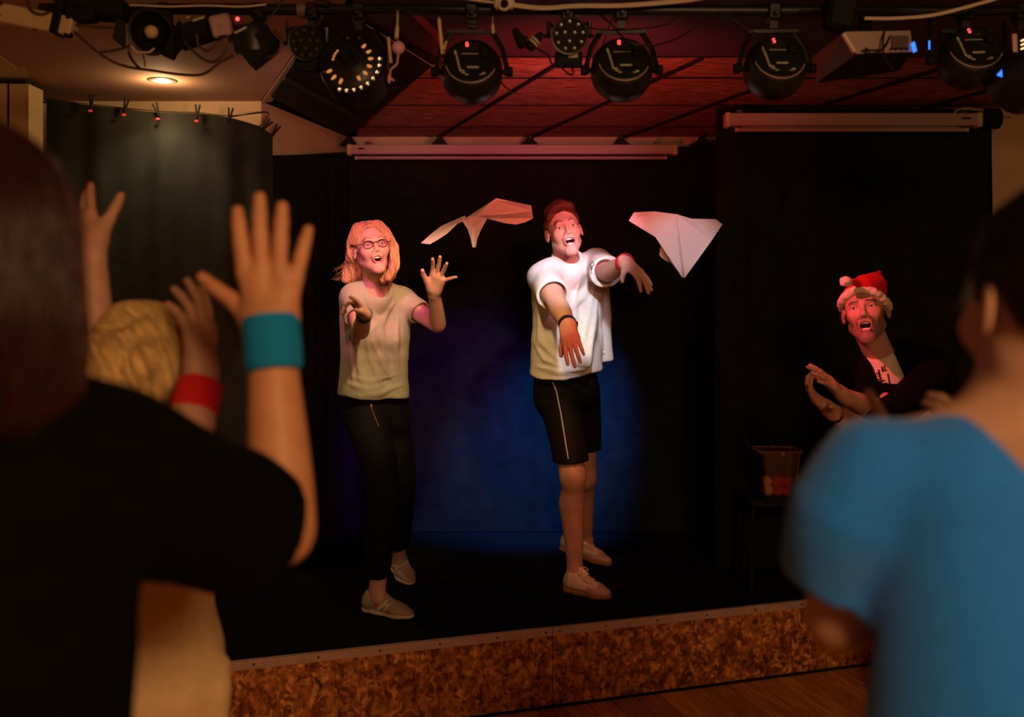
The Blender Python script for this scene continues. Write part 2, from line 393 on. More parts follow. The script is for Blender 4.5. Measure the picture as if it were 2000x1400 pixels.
# ceiling slab and its coverings
bx = lambda y: -1.23 + .39 * (4.88 - y)             # where the white ceiling ends
ce = struct('ceiling', MB().prism([(-2.45, -1.98), (3.08, -1.98), (3.08, 6.0), (-2.45, 6.0)], CEIL + .03, CEIL + .1), M['dark'])
MB().prism([(-2.36, -1.9), (bx(-1.9), -1.9), (bx(4.88) - .0, 4.88), (-2.36, 4.88)], CEIL, CEIL + .028).build('painted_ceiling', M['ceil'], ce)
MB().prism([(bx(-1.9) + .005, -1.9), (bx(-1.9) + .075, -1.9), (bx(4.88) + .06, 4.85), (bx(4.88) + .005, 4.88)], CEIL - .008, CEIL + .028).build('ceiling_trim', M['ceil'], ce)
# perforated metal panels over the audience side of the lamps
px_ = [bx(1) + .1, .35, 1.6, 2.98]
for a, b in ((0, 1), (1, 2), (2, 3)):
    for y0, y1 in ((-1.9, 1.2), (1.203, 2.6), (2.603, 4.003)):
        xa0 = bx(y0) + .08 if a == 0 else px_[a]; xa1 = bx(y1) + .08 if a == 0 else px_[a]
        if a == 0 and xa0 > px_[1] - .1: continue
        MB().prism([(xa0 + .002, y0), (px_[b] - .002, y0), (px_[b] - .002, y1), (xa1 + .002, y1)], CEIL, CEIL + .004).build('perforated_panel', M['perf'], ce)
# fibre boards: rows across, joints running obliquely
rows = [4.015, 4.385, 4.975, 5.565, 5.9]
for y0, y1 in zip(rows[:-1], rows[1:]):
    for k in range(-2, 8):
        f = lambda y, kk: -.43 + .55 * kk - .35 * (y - 5.87)
        q = [f(y0, k) + .008, f(y0, k + 1) - .008, f(y1, k + 1) - .008, f(y1, k) + .008]
        lo = max(bx(y0), -1.0 if y0 > 4.9 else -9) + .08
        if q[1] < lo + .05 or q[0] > 2.97: continue
        q[0] = max(q[0], lo); q[3] = max(q[3], lo); q[1] = min(q[1], 2.98); q[2] = min(q[2], 2.98)
        if q[2] - q[3] < .02 or q[1] - q[0] < .02: continue
        dz = rnd.uniform(0, .003)
        MB().prism([(q[0], y0 + .006), (q[1], y0 + .006), (q[2], y1 - .006), (q[3], y1 - .006)], CEIL + dz, CEIL + .02).build('ceiling_board', M['board'], ce)
for y_ in rows[1:-1]:
    xl_ = max(bx(y_) + .08, -.94 if y_ > 4.9 else -9); MB().box(((xl_ + 2.97) / 2, y_, CEIL - .001), (2.97 - xl_, .009, .004)).build('joint_strip', M['dark'], ce)
MB().box((1.15, 4.008, CEIL - .001), (3.6, .014, .006)).build('joint_strip', M['dark'], ce)
for k in range(-1, 8):
    x0_, x1_ = -.43 + .55 * k - .35 * (4.02 - 5.87), -.43 + .55 * k - .35 * (5.88 - 5.87)
    y1_ = 5.88 if x1_ < 1.2 else 5.02
    x1_ = -.43 + .55 * k - .35 * (y1_ - 5.87)
    if x1_ < -.95 or x0_ > 3: continue
    MB().prism([(x0_ - .008, 4.02), (x0_ + .008, 4.02), (x1_ + .008, y1_), (x1_ - .008, y1_)], CEIL - .012, CEIL - .001).build('oblique_batten', M['dark'], ce)
# sloping dark boxing over the left pillar
struct('trim_2', MB().add([P(-40, 45, 3.6), P(14, 45, 3.6), P(56, 152, 4.36), P(-10, 152, 4.36), (-2.355, 3.6, CEIL - .001), (-1.98, 3.5, CEIL - .001), (-2.12, 4.36, CEIL - .001), (-2.355, 4.36, CEIL - .001)],
       [(0, 1, 2, 3), (4, 7, 6, 5), (0, 4, 5, 1), (1, 5, 6, 2), (2, 6, 7, 3), (3, 7, 4, 0)]), M['wall'])

# recessed downlight
dl = thing('ceiling_downlight', 'small round recessed downlight glowing warm in the painted ceiling', 'ceiling light', (-1.556, 4.43, CEIL))
MB().lathe((-1.556, 4.43, CEIL), (0, 0, -1), [(-.0, .062), (.004, .062), (.007, .055), (.005, .04), (-.004, .038)], 32).build('ring', M['silver'], dl, True)
MB().lathe((-1.556, 4.43, CEIL - .0015), (0, 0, -1), [(0, .036), (.003, .03), (.004, .0)], 24).build('lamp_glass', M['bulb'], dl, True)
l = bpy.data.lights.new('downlight', 'POINT'); l.energy = 3.2; l.color = (1, .62, .28); l.shadow_soft_size = .03
o = bpy.data.objects.new('downlight', l); col.objects.link(o); o.location = (-1.556, 4.43, CEIL - .05)
spot('downlight_beam', (-1.556, 4.43, CEIL - .04), (-1.6, 4.45, 0), (1, .74, .42), 14, 120, .8, .03)

# ------------------------------------------------------------------ drapes
def drape(name, label, top, zb, m, amp=.022, wav=.11, seed=1, n=120, thick=.004, sag=0., group=None):
    """top: list of world points along the upper hem"""
    r = random.Random(seed); pts = arc(top, n) if len(top) > 2 else [Vector(top[0]).lerp(Vector(top[1]), i / n) for i in range(n + 1)]
    m_ = len(pts); rows_ = 14; vs = []; s = 0.; ph = [r.uniform(0, 6.28) for _ in range(4)]
    S = [0.]
    for i in range(1, m_): S.append(S[-1] + (pts[i] - pts[i - 1]).length)
    for side in (0, 1):
        for j in range(rows_ + 1):
            t = j / rows_
            for i, p in enumerate(pts):
                q = pts[min(i + 1, m_ - 1)] - pts[max(i - 1, 0)]; q.z = 0; q.normalize(); nrm = Vector((q.y, -q.x, 0))
                u = S[i] / wav
                d = amp * min(1, .35 + t * 1.6) * (math.sin(u * 6.28 / 1.0 + ph[0] + .5 * math.sin(t * 3 + ph[1])) * .6 + .4 * math.sin(u * 3.1 + ph[2] + t * .9) + .35 * math.sin(u * 11.3 + ph[3] - t * .7))
                vs.append(p + nrm * (d + thick * side) + Vector((0, 0, (zb - p.z) * t)))
    fs = []; K = (rows_ + 1) * m_
    for side in (0, 1):
        for j in range(rows_):
            for i in range(m_ - 1):
                a = side * K + j * m_ + i; f = (a, a + 1, a + m_ + 1, a + m_)
                fs.append(f if side else f[::-1])
    for i in range(m_ - 1): fs += [(i, i + 1, K + i + 1, K + i), (rows_ * m_ + i + 1, rows_ * m_ + i, K + rows_ * m_ + i, K + rows_ * m_ + i + 1)]
    for j in range(rows_): fs += [(j * m_ + m_, j * m_, K + j * m_, K + j * m_ + m_), (j * m_ + m_ - 1, (j + 1) * m_ + m_ - 1, K + (j + 1) * m_ + m_ - 1, K + j * m_ + m_ - 1)]
    mb = MB(); mb.add(vs, fs)
    o = mb.build(name, m, None, True); return tag(o, label, 'curtain', group)

drape('curtain', 'wide black stage backdrop curtain behind the two standing performers', [P(505, 303, 4.78), P(560, 303, 5.0), P(620, 300, 5.32), P(672, 297, 5.62), P(720, 295, 5.74), P(1060, 292, 5.76), P(1330, 287, 5.76), P(1350, 281, 5.76), P(1420, 283, 5.76)], SH + .004, M['drape'], .013, .16, 3, 150)
drape('curtain', 'tall black curtain under the right-hand screen behind the man in the festive hat', [P(1398, 212, 4.96), P(1500, 212, 4.96), P(1700, 212, 4.96), P(1905, 216, 4.96), P(1935, 232, 4.90)], SH + .004, M['drape'], .02, .17, 5, 120)
drape('curtain', 'dark grey curtain pegged to a wire under the round downlight', [P(92, 192, 4.530), P(178, 206, 4.550), P(243, 212, 4.570), P(308, 220, 4.590), P(385, 222, 4.620), P(448, 230, 4.660), P(502, 245, 4.720), P(531, 264, 4.780)], .03 + SH, M['drape_olive'], .02, .26, 8, 150)

# wire and pegs of the left curtain
wire = [P(61, 187, 4.520), P(92, 193, 4.535), P(178, 204, 4.550), P(308, 217, 4.590), P(385, 220, 4.620), P(448, 226, 4.660), P(522, 219, 4.740)]
tag(MB().tube(arc(wire, 40), .0022, 6).build('wire', M['cable_black']), 'thin wire holding up the pegged left curtain', 'wire')
tag(MB().tube(arc([P(60, 186, 4.515), P(68, 197, 4.515), P(82, 200, 4.530), P(95, 197, 4.530), P(84, 190, 4.520), P(66, 184, 4.515), P(60, 186, 4.515)], 36), .0045, 6).build('carabiner', M['metal_black']), 'dark oval snap hook joining the curtain wire to the left wall', 'hook')
tag(MB().tube(arc([P(452, 228, 4.680), P(522, 219, 4.750), P(512, 242, 4.740), P(500, 250, 4.730)], 24), .003, 6).build('cord', M['cable_black']), 'dark cord knotted at the right end of the pegged curtain', 'cord')
pegs = [((178, 206), 4.550, 3, 'double clothes peg, leftmost on the pegged curtain wire'), ((243, 214), 4.570, 14, 'V-shaped clothes peg, second from the left on the curtain wire'),
        ((309, 222), 4.590, -20, 'leaning clothes peg directly under the downlight on the curtain wire'), ((385, 226), 4.620, 3, 'tall clothes peg right of the leaning one on the curtain wire'),
        ((448, 232), 4.660, 8, 'open clothes peg, fifth from the left on the curtain wire'), ((516, 250), 4.750, 42, 'tilted clothes peg near the right end of the pegged curtain'), ((534, 262), 4.780, 30, 'clothes peg at the right corner of the pegged curtain')]
for k, ((x, y), d, a, lab) in enumerate(pegs):
    c = P(x, y, d - .03); t = thing('clothes_peg', lab, 'clothes peg', c, 'clothes pegs along the curtain wire')
    for s_ in (-1, 1):
        R = Matrix.Rotation(math.radians(a + s_ * 9), 3, 'Y')
        MB().box(c + R @ Vector((s_ * .002, 0, .018)), (.007, .009, .068), R, .001).build('peg_half', M['metal_black2'], t)
    MB().lathe(c + Vector((0, -.006, .004)), (0, 1, 0), [(0, .005), (.012, .005)], 10).build('spring', M['screw'], t)
    if k < 4: MB().ball(c + Vector((0, -.008, -.026)), (.011, .006, .006), 8).build('peg_tip', M['red_tip'] if 'red_tip' in M else M.setdefault('red_tip', mat('red_lit_tip', (.7, .03, .03), .5, emit=(1, .05, .04), estr=.35)), t)  # red lamp light on the tips put in as a faint glow

# ------------------------------------------------------------------ rolled-up screens
def screen(label, x0, x1, y0, y1, b0, b1, yb0, yb1, d, two, dark_slot):
    c = P((x0 + x1) / 2, (y0 + y1) / 2, d); t = thing('projection_screen', label, 'projector screen', c)
    s = d / FPX; h = (y1 - y0) * s
    z = c.z; A, B = P(x0, (y0 + y1) / 2, d), P(x1, (y0 + y1) / 2, d)
    mb = MB(); prof = [(-.5, -.42), (-.42, -.5), (.42, -.5), (.5, -.35), (.5, .38), (.4, .5), (-.38, .5), (-.5, .4)]
    vs = []; n = len(prof)
    for X in (A.x + .02, B.x - .02):
        for a, b in prof: vs.append((X, d + b * h * .95, z + a * h))
    mb.add(vs, [tuple(range(n)), tuple(range(2 * n - 1, n - 1, -1))] + [(i, n + i, n + (i + 1) % n, (i + 1) % n) for i in range(n)]); mb.build('case', M['white_plastic'], t)
    for X in (A.x, B.x - .024):
        MB().box((X + .012, d - .001, z - .002), (.026, h * 1.12, h * 1.14), None, .006).build('end_cap', M['cream'], t)
    zb = P(0, (yb0 + yb1) / 2, d).z; hb = (yb1 - yb0) * s; xa, xb = P(b0, 0, d).x, P(b1, 0, d).x
    MB().tube([(xa, d - .01, zb), (xb, d - .01, zb)], hb / 2, 10).build('bottom_bar', M['white_plastic'], t)
    for X in (xa, xb): MB().lathe((X - .006, d - .01, zb), (1, 0, 0), [(0, 0.0), (0, hb * .55), (.014, hb * .55), (.014, 0)], 12).build('bar_cap', M['cream'], t)
    xs = (xa + .03, xb - .03)
    MB().box(((xa + xb) / 2, d + .004, (z - h * .5 + zb) / 2), (xs[1] - xs[0], .0015, max(.004, z - h * .5 - zb)), None).build('rolled_cloth', M['white_plastic'] if two else M['dark'], t)
    for X in dark_slot: MB().box((P(X, 0, d).x, d - h * .475, z + h * .05), (.022 if two else .034, .003, .009), None, .001).build('slot', M['dark'], t)
    for f in (.06, .94): MB().box((A.x + (B.x - A.x) * f, d + .02, z + h * .6), (.03, .03, .03), None, .002).build('bracket', M['screw'], t)
    return t
screen('long pinkish white roller screen hung in the middle above the performers', 679, 1322, 283, 302, 696, 1299, 305.5, 312, 5.6, False, [707])
screen('cream roller screen at upper right with two lower bars', 1415, 1914, 222, 247, 1437, 1886, 250, 258, 4.82, True, [1877, 1886])
for k, (x, lab) in enumerate(((681, 'left end'), (859, 'second'), (1035, 'third'), (1213, 'fourth'), (1372, 'right end'))):
    c = P(x, 276, 5.7); t = thing('curtain_bracket', 'black wedge bracket above the middle screen, %s of the row of five' % lab, 'bracket', c, 'brackets along the back wall')
    MB().add([c + Vector(q) for q in ((-.05, .03, -.022), (.05, .03, -.022), (.012, .03, .03), (-.012, .03, .03), (-.05, -.03, -.022), (.05, -.03, -.022), (.012, -.03, .012), (-.012, -.03, .012))],
             [(0, 1, 2, 3), (7, 6, 5, 4), (0, 4, 5, 1), (1, 5, 6, 2), (2, 6, 7, 3), (3, 7, 4, 0)]).build('wedge', M['metal_black2'], t)
    MB().ball(c + Vector((0, -.01, .018)), .016, 10).build('knob', M['metal_black'], t)
tag(MB().tube(arc([P(1858, 226, 4.8), P(1872, 214, 4.8), P(1890, 211, 4.82), P(1912, 214, 4.85), P(1940, 222, 4.98), P(1975, 228, 5.03)], 30), .003, 6).build('screen_cable', M['cream']), 'thin cream cable looping out of the right screen to the wall', 'cable')
tag(MB().tube([P(1922, 232, 4.9), P(1950, 232, 4.9)], .05, 14).build('curtain_roll', M['drape']), 'black bundled curtain roll at the right end of the upper screen', 'curtain roll')

# ------------------------------------------------------------------ lighting pipe and what hangs from it
PY, PZ = 3.0, 2.507
tag(MB().tube([(-1.42, PY, PZ + .012), (3.0, PY, PZ + .002)], .017, 14).build('lighting_pipe', M['metal_black'], None, True), 'long black pipe under the ceiling carrying the stage lamps', 'pipe')

def clampmb(x, z=PZ, y=PY):
    m = MB(); m.box((x, y, z), (.04, .052, .052), None, .006); m.lathe((x, y - .026, z - .01), (0, -1, 0), [(0, .008), (.02, .008), (.022, .005), (.022, 0)], 8)
    m.box((x, y, z - .034), (.024, .02, .03)); return m

SEG = {'6': 'afgecd', '5': 'afgcd', '8': 'abcdefg'}
def seven(ch, c, R, h, m, parent):
    w2, h2 = h * .27, h * .5; t = h * .13; mb = MB()
    pos = {'a': (0, h2, 1), 'g': (0, 0, 1), 'd': (0, -h2, 1), 'f': (-w2, h2 / 2, 0), 'b': (w2, h2 / 2, 0), 'e': (-w2, -h2 / 2, 0), 'c': (w2, -h2 / 2, 0)}
    for s_ in SEG[ch]:
        a, b, hor = pos[s_]; mb.box(c + R @ Vector((a, b, 0)), (w2 * 1.8, t, .002) if hor else (t, h2 * .9, .002), R)
    mb.build('digit', m, parent)

def par_back(cx, cy, d, label, digit, tilt=20, yaw=0., group='flat round stage lamps seen from behind'):
    c = P(cx, cy, d); tr = math.radians(tilt)
    ax = Matrix.Rotation(yaw, 3, 'Z') @ Vector((0, math.cos(tr), -math.sin(tr)))
    right = ax.cross(Vector((0, 0, 1))).normalized(); up = right.cross(ax).normalized()
    R = Matrix((right, up, -ax)).transposed()
    t = thing('stage_lamp', label, 'stage lamp', c, group)
    at = lambda a, b, e=0: c + R @ Vector((a, b, e))
    MB().lathe(c, ax, [(-.001, 0), (-.001, .070), (.006, .080), (.012, .082), (.03, .089), (.035, .092), (.075, .092), (.08, .088), (.093, .088), (.095, .08), (.09, .0)], 40).build('housing', M['metal_black'], t, True)
    pt = MB().lathe(c, ax, [(-.0035, 0), (-.0035, .066), (.0, .068)], 36).build('back_plate', M['plate'], t, True)
    rim = MB(); rim.tube([at(math.cos(q) * .0755, math.sin(q) * .0755, .004) for q in [math.pi * (1.08 + .8 * i / 20) for i in range(21)]], .0016, 5); rim.build('rim_bead', M['alu'], pt)
    # display window, buttons, socket, printed marks
    MB().box(at(-.006, .052, .0045), (.050, .020, .003), R, .001).build('display', M['lens'], pt)
    seven(digit, at(-.012, .055, .0065), R, .013, M['led_red'], pt)
    b = MB()
    for k in range(4): b.lathe(at(-.022 + k * .0125, .034, .003), -ax, [(0, .0032), (.003, .003), (.0032, 0)], 8)
    b.build('buttons', M['screw'], pt)
    MB().box(at(-.003, .024, .004), (.05, .0022, .001), R).build('line_mark', M['print'], pt)
    MB().box(at(.040, .022, .010), (.026, .03, .016), R, .003).build('socket', M['metal_black2'], pt)
    m = MB(); rr = random.Random(4); y = .036
    for wd in (.016, .006, .008, .005, .008, .006, .007):       # illegible maker's lettering running down the plate
        m.box(at(-.046 + (.036 - y) * .22, y - wd / 2, .004), (.006, wd, .001), R @ Matrix.Rotation(.2, 3, 'Z')); y -= wd + .0022
    for a, bb, ww, hh in ((.006, -.022, .034, .006), (-.026, -.034, .014, .005), (-.021, -.041, .012, .004), (-.012, -.047, .010, .004), (.038, -.043, .010, .006), (.030, -.047, .010, .003)):
        m.box(at(a, bb, .004), (ww, hh, .001), R)
    m.build('lettering', M['print'], pt)
    # yoke with knobs up to the pipe
    mid = c + ax * .055
    for s_ in (-1, 1):
        e = mid + right * (s_ * .104)
        MB().lathe(mid + right * (s_ * .092), right * s_, [(0, .008), (.012, .008), (.013, .016), (.03, .015), (.032, .0)], 12).build('knob', M['metal_black2'], t)
        top = Vector((c.x + s_ * .062, PY, PZ - .06))
        MB().tube([e - up * .01, e + up * .02, e.lerp(top, .6) + right * s_ * .012, top], .0085, 6).build('yoke_arm', M['metal_black'], t)
    MB().box((c.x, PY, PZ - .058), (.15, .022, .010)).build('yoke_bar', M['metal_black'], t)
    clampmb(c.x).build('pipe_clamp', M['metal_black'], t)
    return t

par_back(920, 120, 2.93, 'round black stage lamp showing a red 6, left of the small multi-lens lamp', '6')
par_back(1218, 116, 2.93, 'round black stage lamp with red digit, right of the small multi-lens lamp', '8', 21)
par_back(1522, 112, 2.93, 'round black stage lamp showing a red 5, left of the silver projector', '5', 22)
par_back(1905, 92, 2.93, 'dim round black stage lamp with a red digit, right of the projector', '5', 24, -.12)

def par_front(cx, cy, d, label, rad=.05, tagw=False):
    c = P(cx, cy, d); ax = Vector((0, -.97, -.24)).normalized(); right = Vector((1, 0, 0)); up = ax.cross(right).normalized(); up = up if up.z > 0 else -up
    R = Matrix((right, up, ax)).transposed(); at = lambda a, b, e=0: c + R @ Vector((a, b, e))
    t = thing('led_lamp', label, 'stage lamp', c, 'small round lamps with many lenses')
    MB().lathe(c, -ax, [(-.012, rad * .9), (-.013, rad), (0, rad), (.05, rad * .96), (.075, rad * .7), (.08, 0)], 32).build('housing', M['metal_black'], t, True)
    MB().lathe(c, ax, [(.004, rad * .93), (.004, 0)], 32).build('face_plate', M['metal_black2'], t)
    n = 0
    for rr, k, ph in ((.30, 3, .5), (.72, 9, .2)):
        for i in range(k):
            g = 2 * math.pi * i / k + ph
            MB().lathe(at(math.cos(g) * rad * rr, math.sin(g) * rad * rr, .004), ax, [(0, rad * .15), (.003, rad * .15), (.006, rad * .1), (.0065, 0)], 12).build('lens', M['lens_ring'], t, True)
    for s_ in (-1, 1):
        MB().tube([at(s_ * (rad + .006), 0, -.03), at(s_ * (rad + .008), .04, -.03), (c.x + s_ * .04, PY, PZ - .045)], .006, 6).build('yoke_arm', M['metal_black'], t)
        MB().lathe(at(s_ * rad, 0, -.03), right * s_, [(0, .006), (.02, .006), (.02, .0)], 8).build('knob', M['metal_black2'], t)
    clampmb(c.x).build('pipe_clamp', M['metal_black'], t)
    MB().box(at(0, -rad * 1.25, -.035), (rad * 1.5, rad * .9, .05), R, .006).build('driver_box', M['metal_black2'], t)
    if tagw: MB().box(at(.012, -rad * 1.02, -.006), (.028, .014, .004), R, .001).build('paper_tag', M['print'], t)
M['lens_ring'] = mat('lens_glass', lin(62, 56, 46), .25, spec=.9)
par_front(597, 84, 2.9, 'small round black lamp with twelve lenses, left of the big glowing lamp')
par_front(1112, 70, 2.9, 'small round black lamp with twelve lenses between two big lamps', .054, True)

# big theatre can with warm light leaking through its vent holes
c = P(685, 124, 2.85); ax = Vector((.12, .93, -.26)).normalized(); right = ax.cross(Vector((0, 0, 1))).normalized(); up = right.cross(ax)
R = Matrix((right, up, -ax)).transposed(); at = lambda a, b, e=0: c + R @ Vector((a, b, e))
t = thing('spotlight_can', 'big black theatre lamp with warm light glowing through a ring of holes', 'stage lamp', c)
MB().lathe(c, ax, [(-.03, 0), (-.03, .035), (-.015, .05), (.0, .072), (.004, .090), (.02, .094), (.07, .094), (.10, .096), (.102, .08), (.09, .07)], 44).build('housing', M['metal_black'], t, True)
MB().tube([at(math.cos(q) * .088, math.sin(q) * .088, .002) for q in [2 * math.pi * i / 40 for i in range(41)]], .0022, 5, False).build('rim', M['metal_black'], t, True)
MB().lathe(at(-.005, .005, .028), -ax, [(0, .022), (.018, .020), (.03, .012), (.032, 0)], 20).build('lamp_socket', M['metal_black2'], t, True)
for q0, k, a0, a1, rr, sz, mm in (('o', 9, -108, 8, .086, .0045, 'glow'), ('m', 6, -60, 52, .058, .0065, 'glow_dim'), ('l', 3, 205, 250, .062, .0065, 'glow_dim'), ('i', 4, 140, 175, .046, .004, 'glow_dim')):
    for i in range(k):
        g = math.radians(a0 + (a1 - a0) * i / max(1, k - 1)); e = {'o': .0015, 'm': .010, 'l': .009, 'i': .020}[q0]
        ctr = at(math.cos(g) * rr, math.sin(g) * rr, e)
        rad_ = R @ Vector((math.cos(g), math.sin(g), 0)); tn = R @ Vector((-math.sin(g), math.cos(g), 0))
        RR = Matrix((rad_, tn, -ax)).transposed()
        MB().ball(ctr, (sz * (1.9 if q0 in 'ml' else 1.), sz * (.75 if q0 in 'ml' else 1.05), .0025), 10, RR).build('vent_hole', M[mm], t, True)
for s_ in (-1, 1):
    MB().tube([c + ax * .05 + right * s_ * .095, c + ax * .03 + right * s_ * .1 + up * .05, (c.x + s_ * .05, PY, PZ - .05)], .007, 6).build('yoke_arm', M['metal_black'], t)
clampmb(c.x).build('pipe_clamp', M['metal_black'], t)
for q in (75, 100, 200, 310): MB().ball(at(math.cos(math.radians(q)) * .08, math.sin(math.radians(q)) * .08, .006), .0035, 8).build('bolt', M['silver'], t)

# open reflector lamp with a frosted bulb
c = P(298, 62, 2.9); ax = Vector((.05, -.95, -.30)).normalized()
t = thing('bulb_lamp', 'black lamp with a round frosted bulb, leftmost lamp on the pipe', 'stage lamp', c)
MB().lathe(c, ax, [(.02, .058), (.022, .066), (.015, .068), (-.03, .06), (-.07, .04), (-.11, .035), (-.112, 0)], 32).build('housing', M['metal_black'], t, True)
MB().lathe(c, ax, [(.02, .058), (-.01, .045), (-.03, .02), (-.032, 0)], 32).build('reflector', M['metal_black2'], t, True)
MB().ball(c + ax * .012, .0195, 18).build('bulb', M['cream'], t, True)
for k, (a, b) in enumerate(((-.072, -.01), (.072, -.035))):
    mb = MB(); q = c + Vector((a, -.02, b)); s_ = -1 if a < 0 else 1
    mb.add([q + Vector(v) for v in ((0, 0, .035), (s_ * .02, -.012, .04), (s_ * .03, -.02, -.02), (0, 0, -.045), (0, .004, .035), (s_ * .02, -.008, .04), (s_ * .03, -.016, -.02), (0, .004, -.045))],
           [(0, 1, 2, 3), (7, 6, 5, 4), (0, 4, 5, 1), (1, 5, 6, 2), (2, 6, 7, 3), (3, 7, 4, 0)]); mb.build('barn_door', M['metal_black2'], t)
MB().tube([c + Vector((-.06, .03, .02)), (c.x - .045, PY, PZ - .03)], .007, 6).build('yoke_arm', M['metal_black'], t)
MB().tube([c + Vector((.06, .03, .02)), (c.x + .045, PY, PZ - .03)], .007, 6).build('yoke_arm', M['metal_black'], t)
clampmb(c.x).build('pipe_clamp', M['metal_black'], t)

# black dimmer box with printed strips and the hanging flap
a, b = P(345, 78, 2.92), P(452, 42, 2.92); dr = (b - a).normalized(); R = Matrix((dr, Vector((0, 1, 0)), dr.cross(Vector((0, 1, 0))))).transposed()
t = thing('dimmer_box', 'long black slanting control box with a white strip, beside the bulb lamp', 'control box', (a + b) / 2)
MB().box((a + b) / 2, ((b - a).length, .07, .058), R, .006).build('box_body', M['metal_black2'], t)
MB().box(P(388, 37, 2.88), (.036, .003, .006), R).build('paper_strip', M['print'], t)
MB().box(P(367, 34, 2.88), (.012, .003, .004), R).build('paper_strip', M['print'], t)
MB().box(P(335, 96, 2.9), (.035, .03, .055), Matrix.Rotation(.4, 3, 'Y'), .004).build('plug', M['metal_black2'], t)
MB().lathe(P(464, 37, 2.89), (0, -1, 0), [(0, .006), (.003, .005), (.004, 0)], 12).build('pilot_light', M['led_red'], t)

c = P(432, 50, 2.87); R = Matrix.Rotation(-.18, 3, 'Y') @ Matrix.Rotation(.35, 3, 'X')
t = thing('socket_adapter', 'white cube socket adapter hanging next to the red pilot light', 'socket', c)
MB().box(c, (.055, .05, .062), R, .007).build('cube_body', M['white_plastic'], t)
MB().lathe(c + R @ Vector((0, -.012, -.030)), R @ Vector((0, 0, -1)), [(0, .019), (.003, .018), (.001, .014), (-.004, .013), (-.004, 0)], 20).build('socket_hole', M['metal_black2'], t)
MB().ball(c + R @ Vector((0, -.0255, .004)), .002, 8).build('screw', M['screw'], t)

# can lamp pointing down
c = P(492, 62, 2.92); ax = Vector((-.02, -.25, -.95)).normalized(); ax = (ax + Vector((.0, 0, 0))).normalized()
t = thing('can_lamp', 'dark can lamp tilted downward, right of the white socket cube', 'stage lamp', c)
R = Matrix.Rotation(.5, 3, 'Y')
MB().lathe(c, Vector((.08, .2, -1)), [(-.02, 0), (-.02, .045), (0, .055), (.055, .058), (.06, .054), (.06, .0)], 28).build('housing', M['metal_black'], t, True)
q = c + Vector((.005, 0, -.055))
MB().add([q + Vector(v) for v in ((-.062, -.05, .03), (.066, -.05, .04), (.06, -.035, -.005), (-.002, -.035, -.052), (-.062, .05, .03), (.066, .05, .04), (.06, .035, -.005), (-.002, .035, -.052))],
         [(0, 1, 2, 3), (7, 6, 5, 4), (0, 4, 5, 1), (1, 5, 6, 2), (2, 6, 7, 3), (3, 7, 4, 0)]).build('hood', M['metal_black2'], t)
MB().box(P(470, 59, 2.86), (.038, .003, .006), Matrix.Rotation(-.45, 3, 'Y')).build('paper_strip', M['print'], t)
MB().tube([c + Vector((0, 0, .01)), (c.x, PY, PZ - .03)], .016, 8).build('yoke_arm', M['metal_black'], t)
clampmb(c.x).build('pipe_clamp', M['metal_black'], t)

# left end: square tube, strap, junction box
a, b = P(-90, 8, 2.95), P(146, 55, 2.9); dr = (b - a).normalized(); R = Matrix((dr, Vector((0, 1, 0)), dr.cross(Vector((0, 1, 0))))).transposed()
t = thing('cable_duct', 'cream rectangular cable duct entering from the upper left corner', 'cable duct', b)
MB().box((a + b) / 2, ((b - a).length, .05, .055), R, .004).build('duct_body', M['cream'], t)
MB().lathe(P(134, 66, 2.89), (0, -.2, -1), [(0, .014), (.008, .013), (.008, 0)], 16).build('duct_outlet', M['metal_black2'], t)
MB().box(P(118, 36, 2.9), (.024, .062, .10), R, .003).build('strap', M['metal_black2'], t)
for y in (8, 32): MB().lathe(P(4, y, 2.91), (0, -1, 0), [(0, .008), (.006, .007), (.007, 0)], 12).build('bolt', M['screw'], t)
MB().lathe(P(68, 55, 2.91), (0, -.5, -1), [(0, .006), (.006, .005), (.006, 0)], 10).build('bolt', M['screw'], t)
tag(MB().box(P(182, 18, 2.93), (.20, .08, .055), Matrix.Rotation(.06, 3, 'Y'), .006).box(P(160, 30, 2.9), (.08, .05, .04), None, .005).build('junction_box', M['metal_black2']), 'black junction box strapped at the left end of the pipe', 'junction box')

# taped bracket on the pipe, white connector
tag(MB().lathe((P(595, 0, 3).x - .02, PY, PZ + .008), (1, 0, 0), [(0, .018), (0, .024), (.048, .024), (.048, .018)], 16).build('pipe_sleeve', M['silver'], None, True), 'dull metal sleeve round the pipe above the left multi-lens lamp', 'sleeve')
c = P(985, 8, 2.94)
t = thing('cable_connector', 'white round-ended cable connector lying along the pipe at top centre', 'connector', c)
MB().box(c, (.06, .03, .03), None, .006).build('connector_body', M['cable_white'], t)
MB().lathe(c + Vector((0, -.012, -.004)), (0, -1, -.25), [(0, .0195), (.012, .019), (.014, .013), (.002, .012), (.002, 0)], 20).build('connector_ring', M['cable_white'], t, True)
MB().lathe(c + Vector((.0, -.014, -.004)), (0, -1, -.25), [(.004, .011), (.004, 0)], 16).build('connector_hole', M['dark'], t)

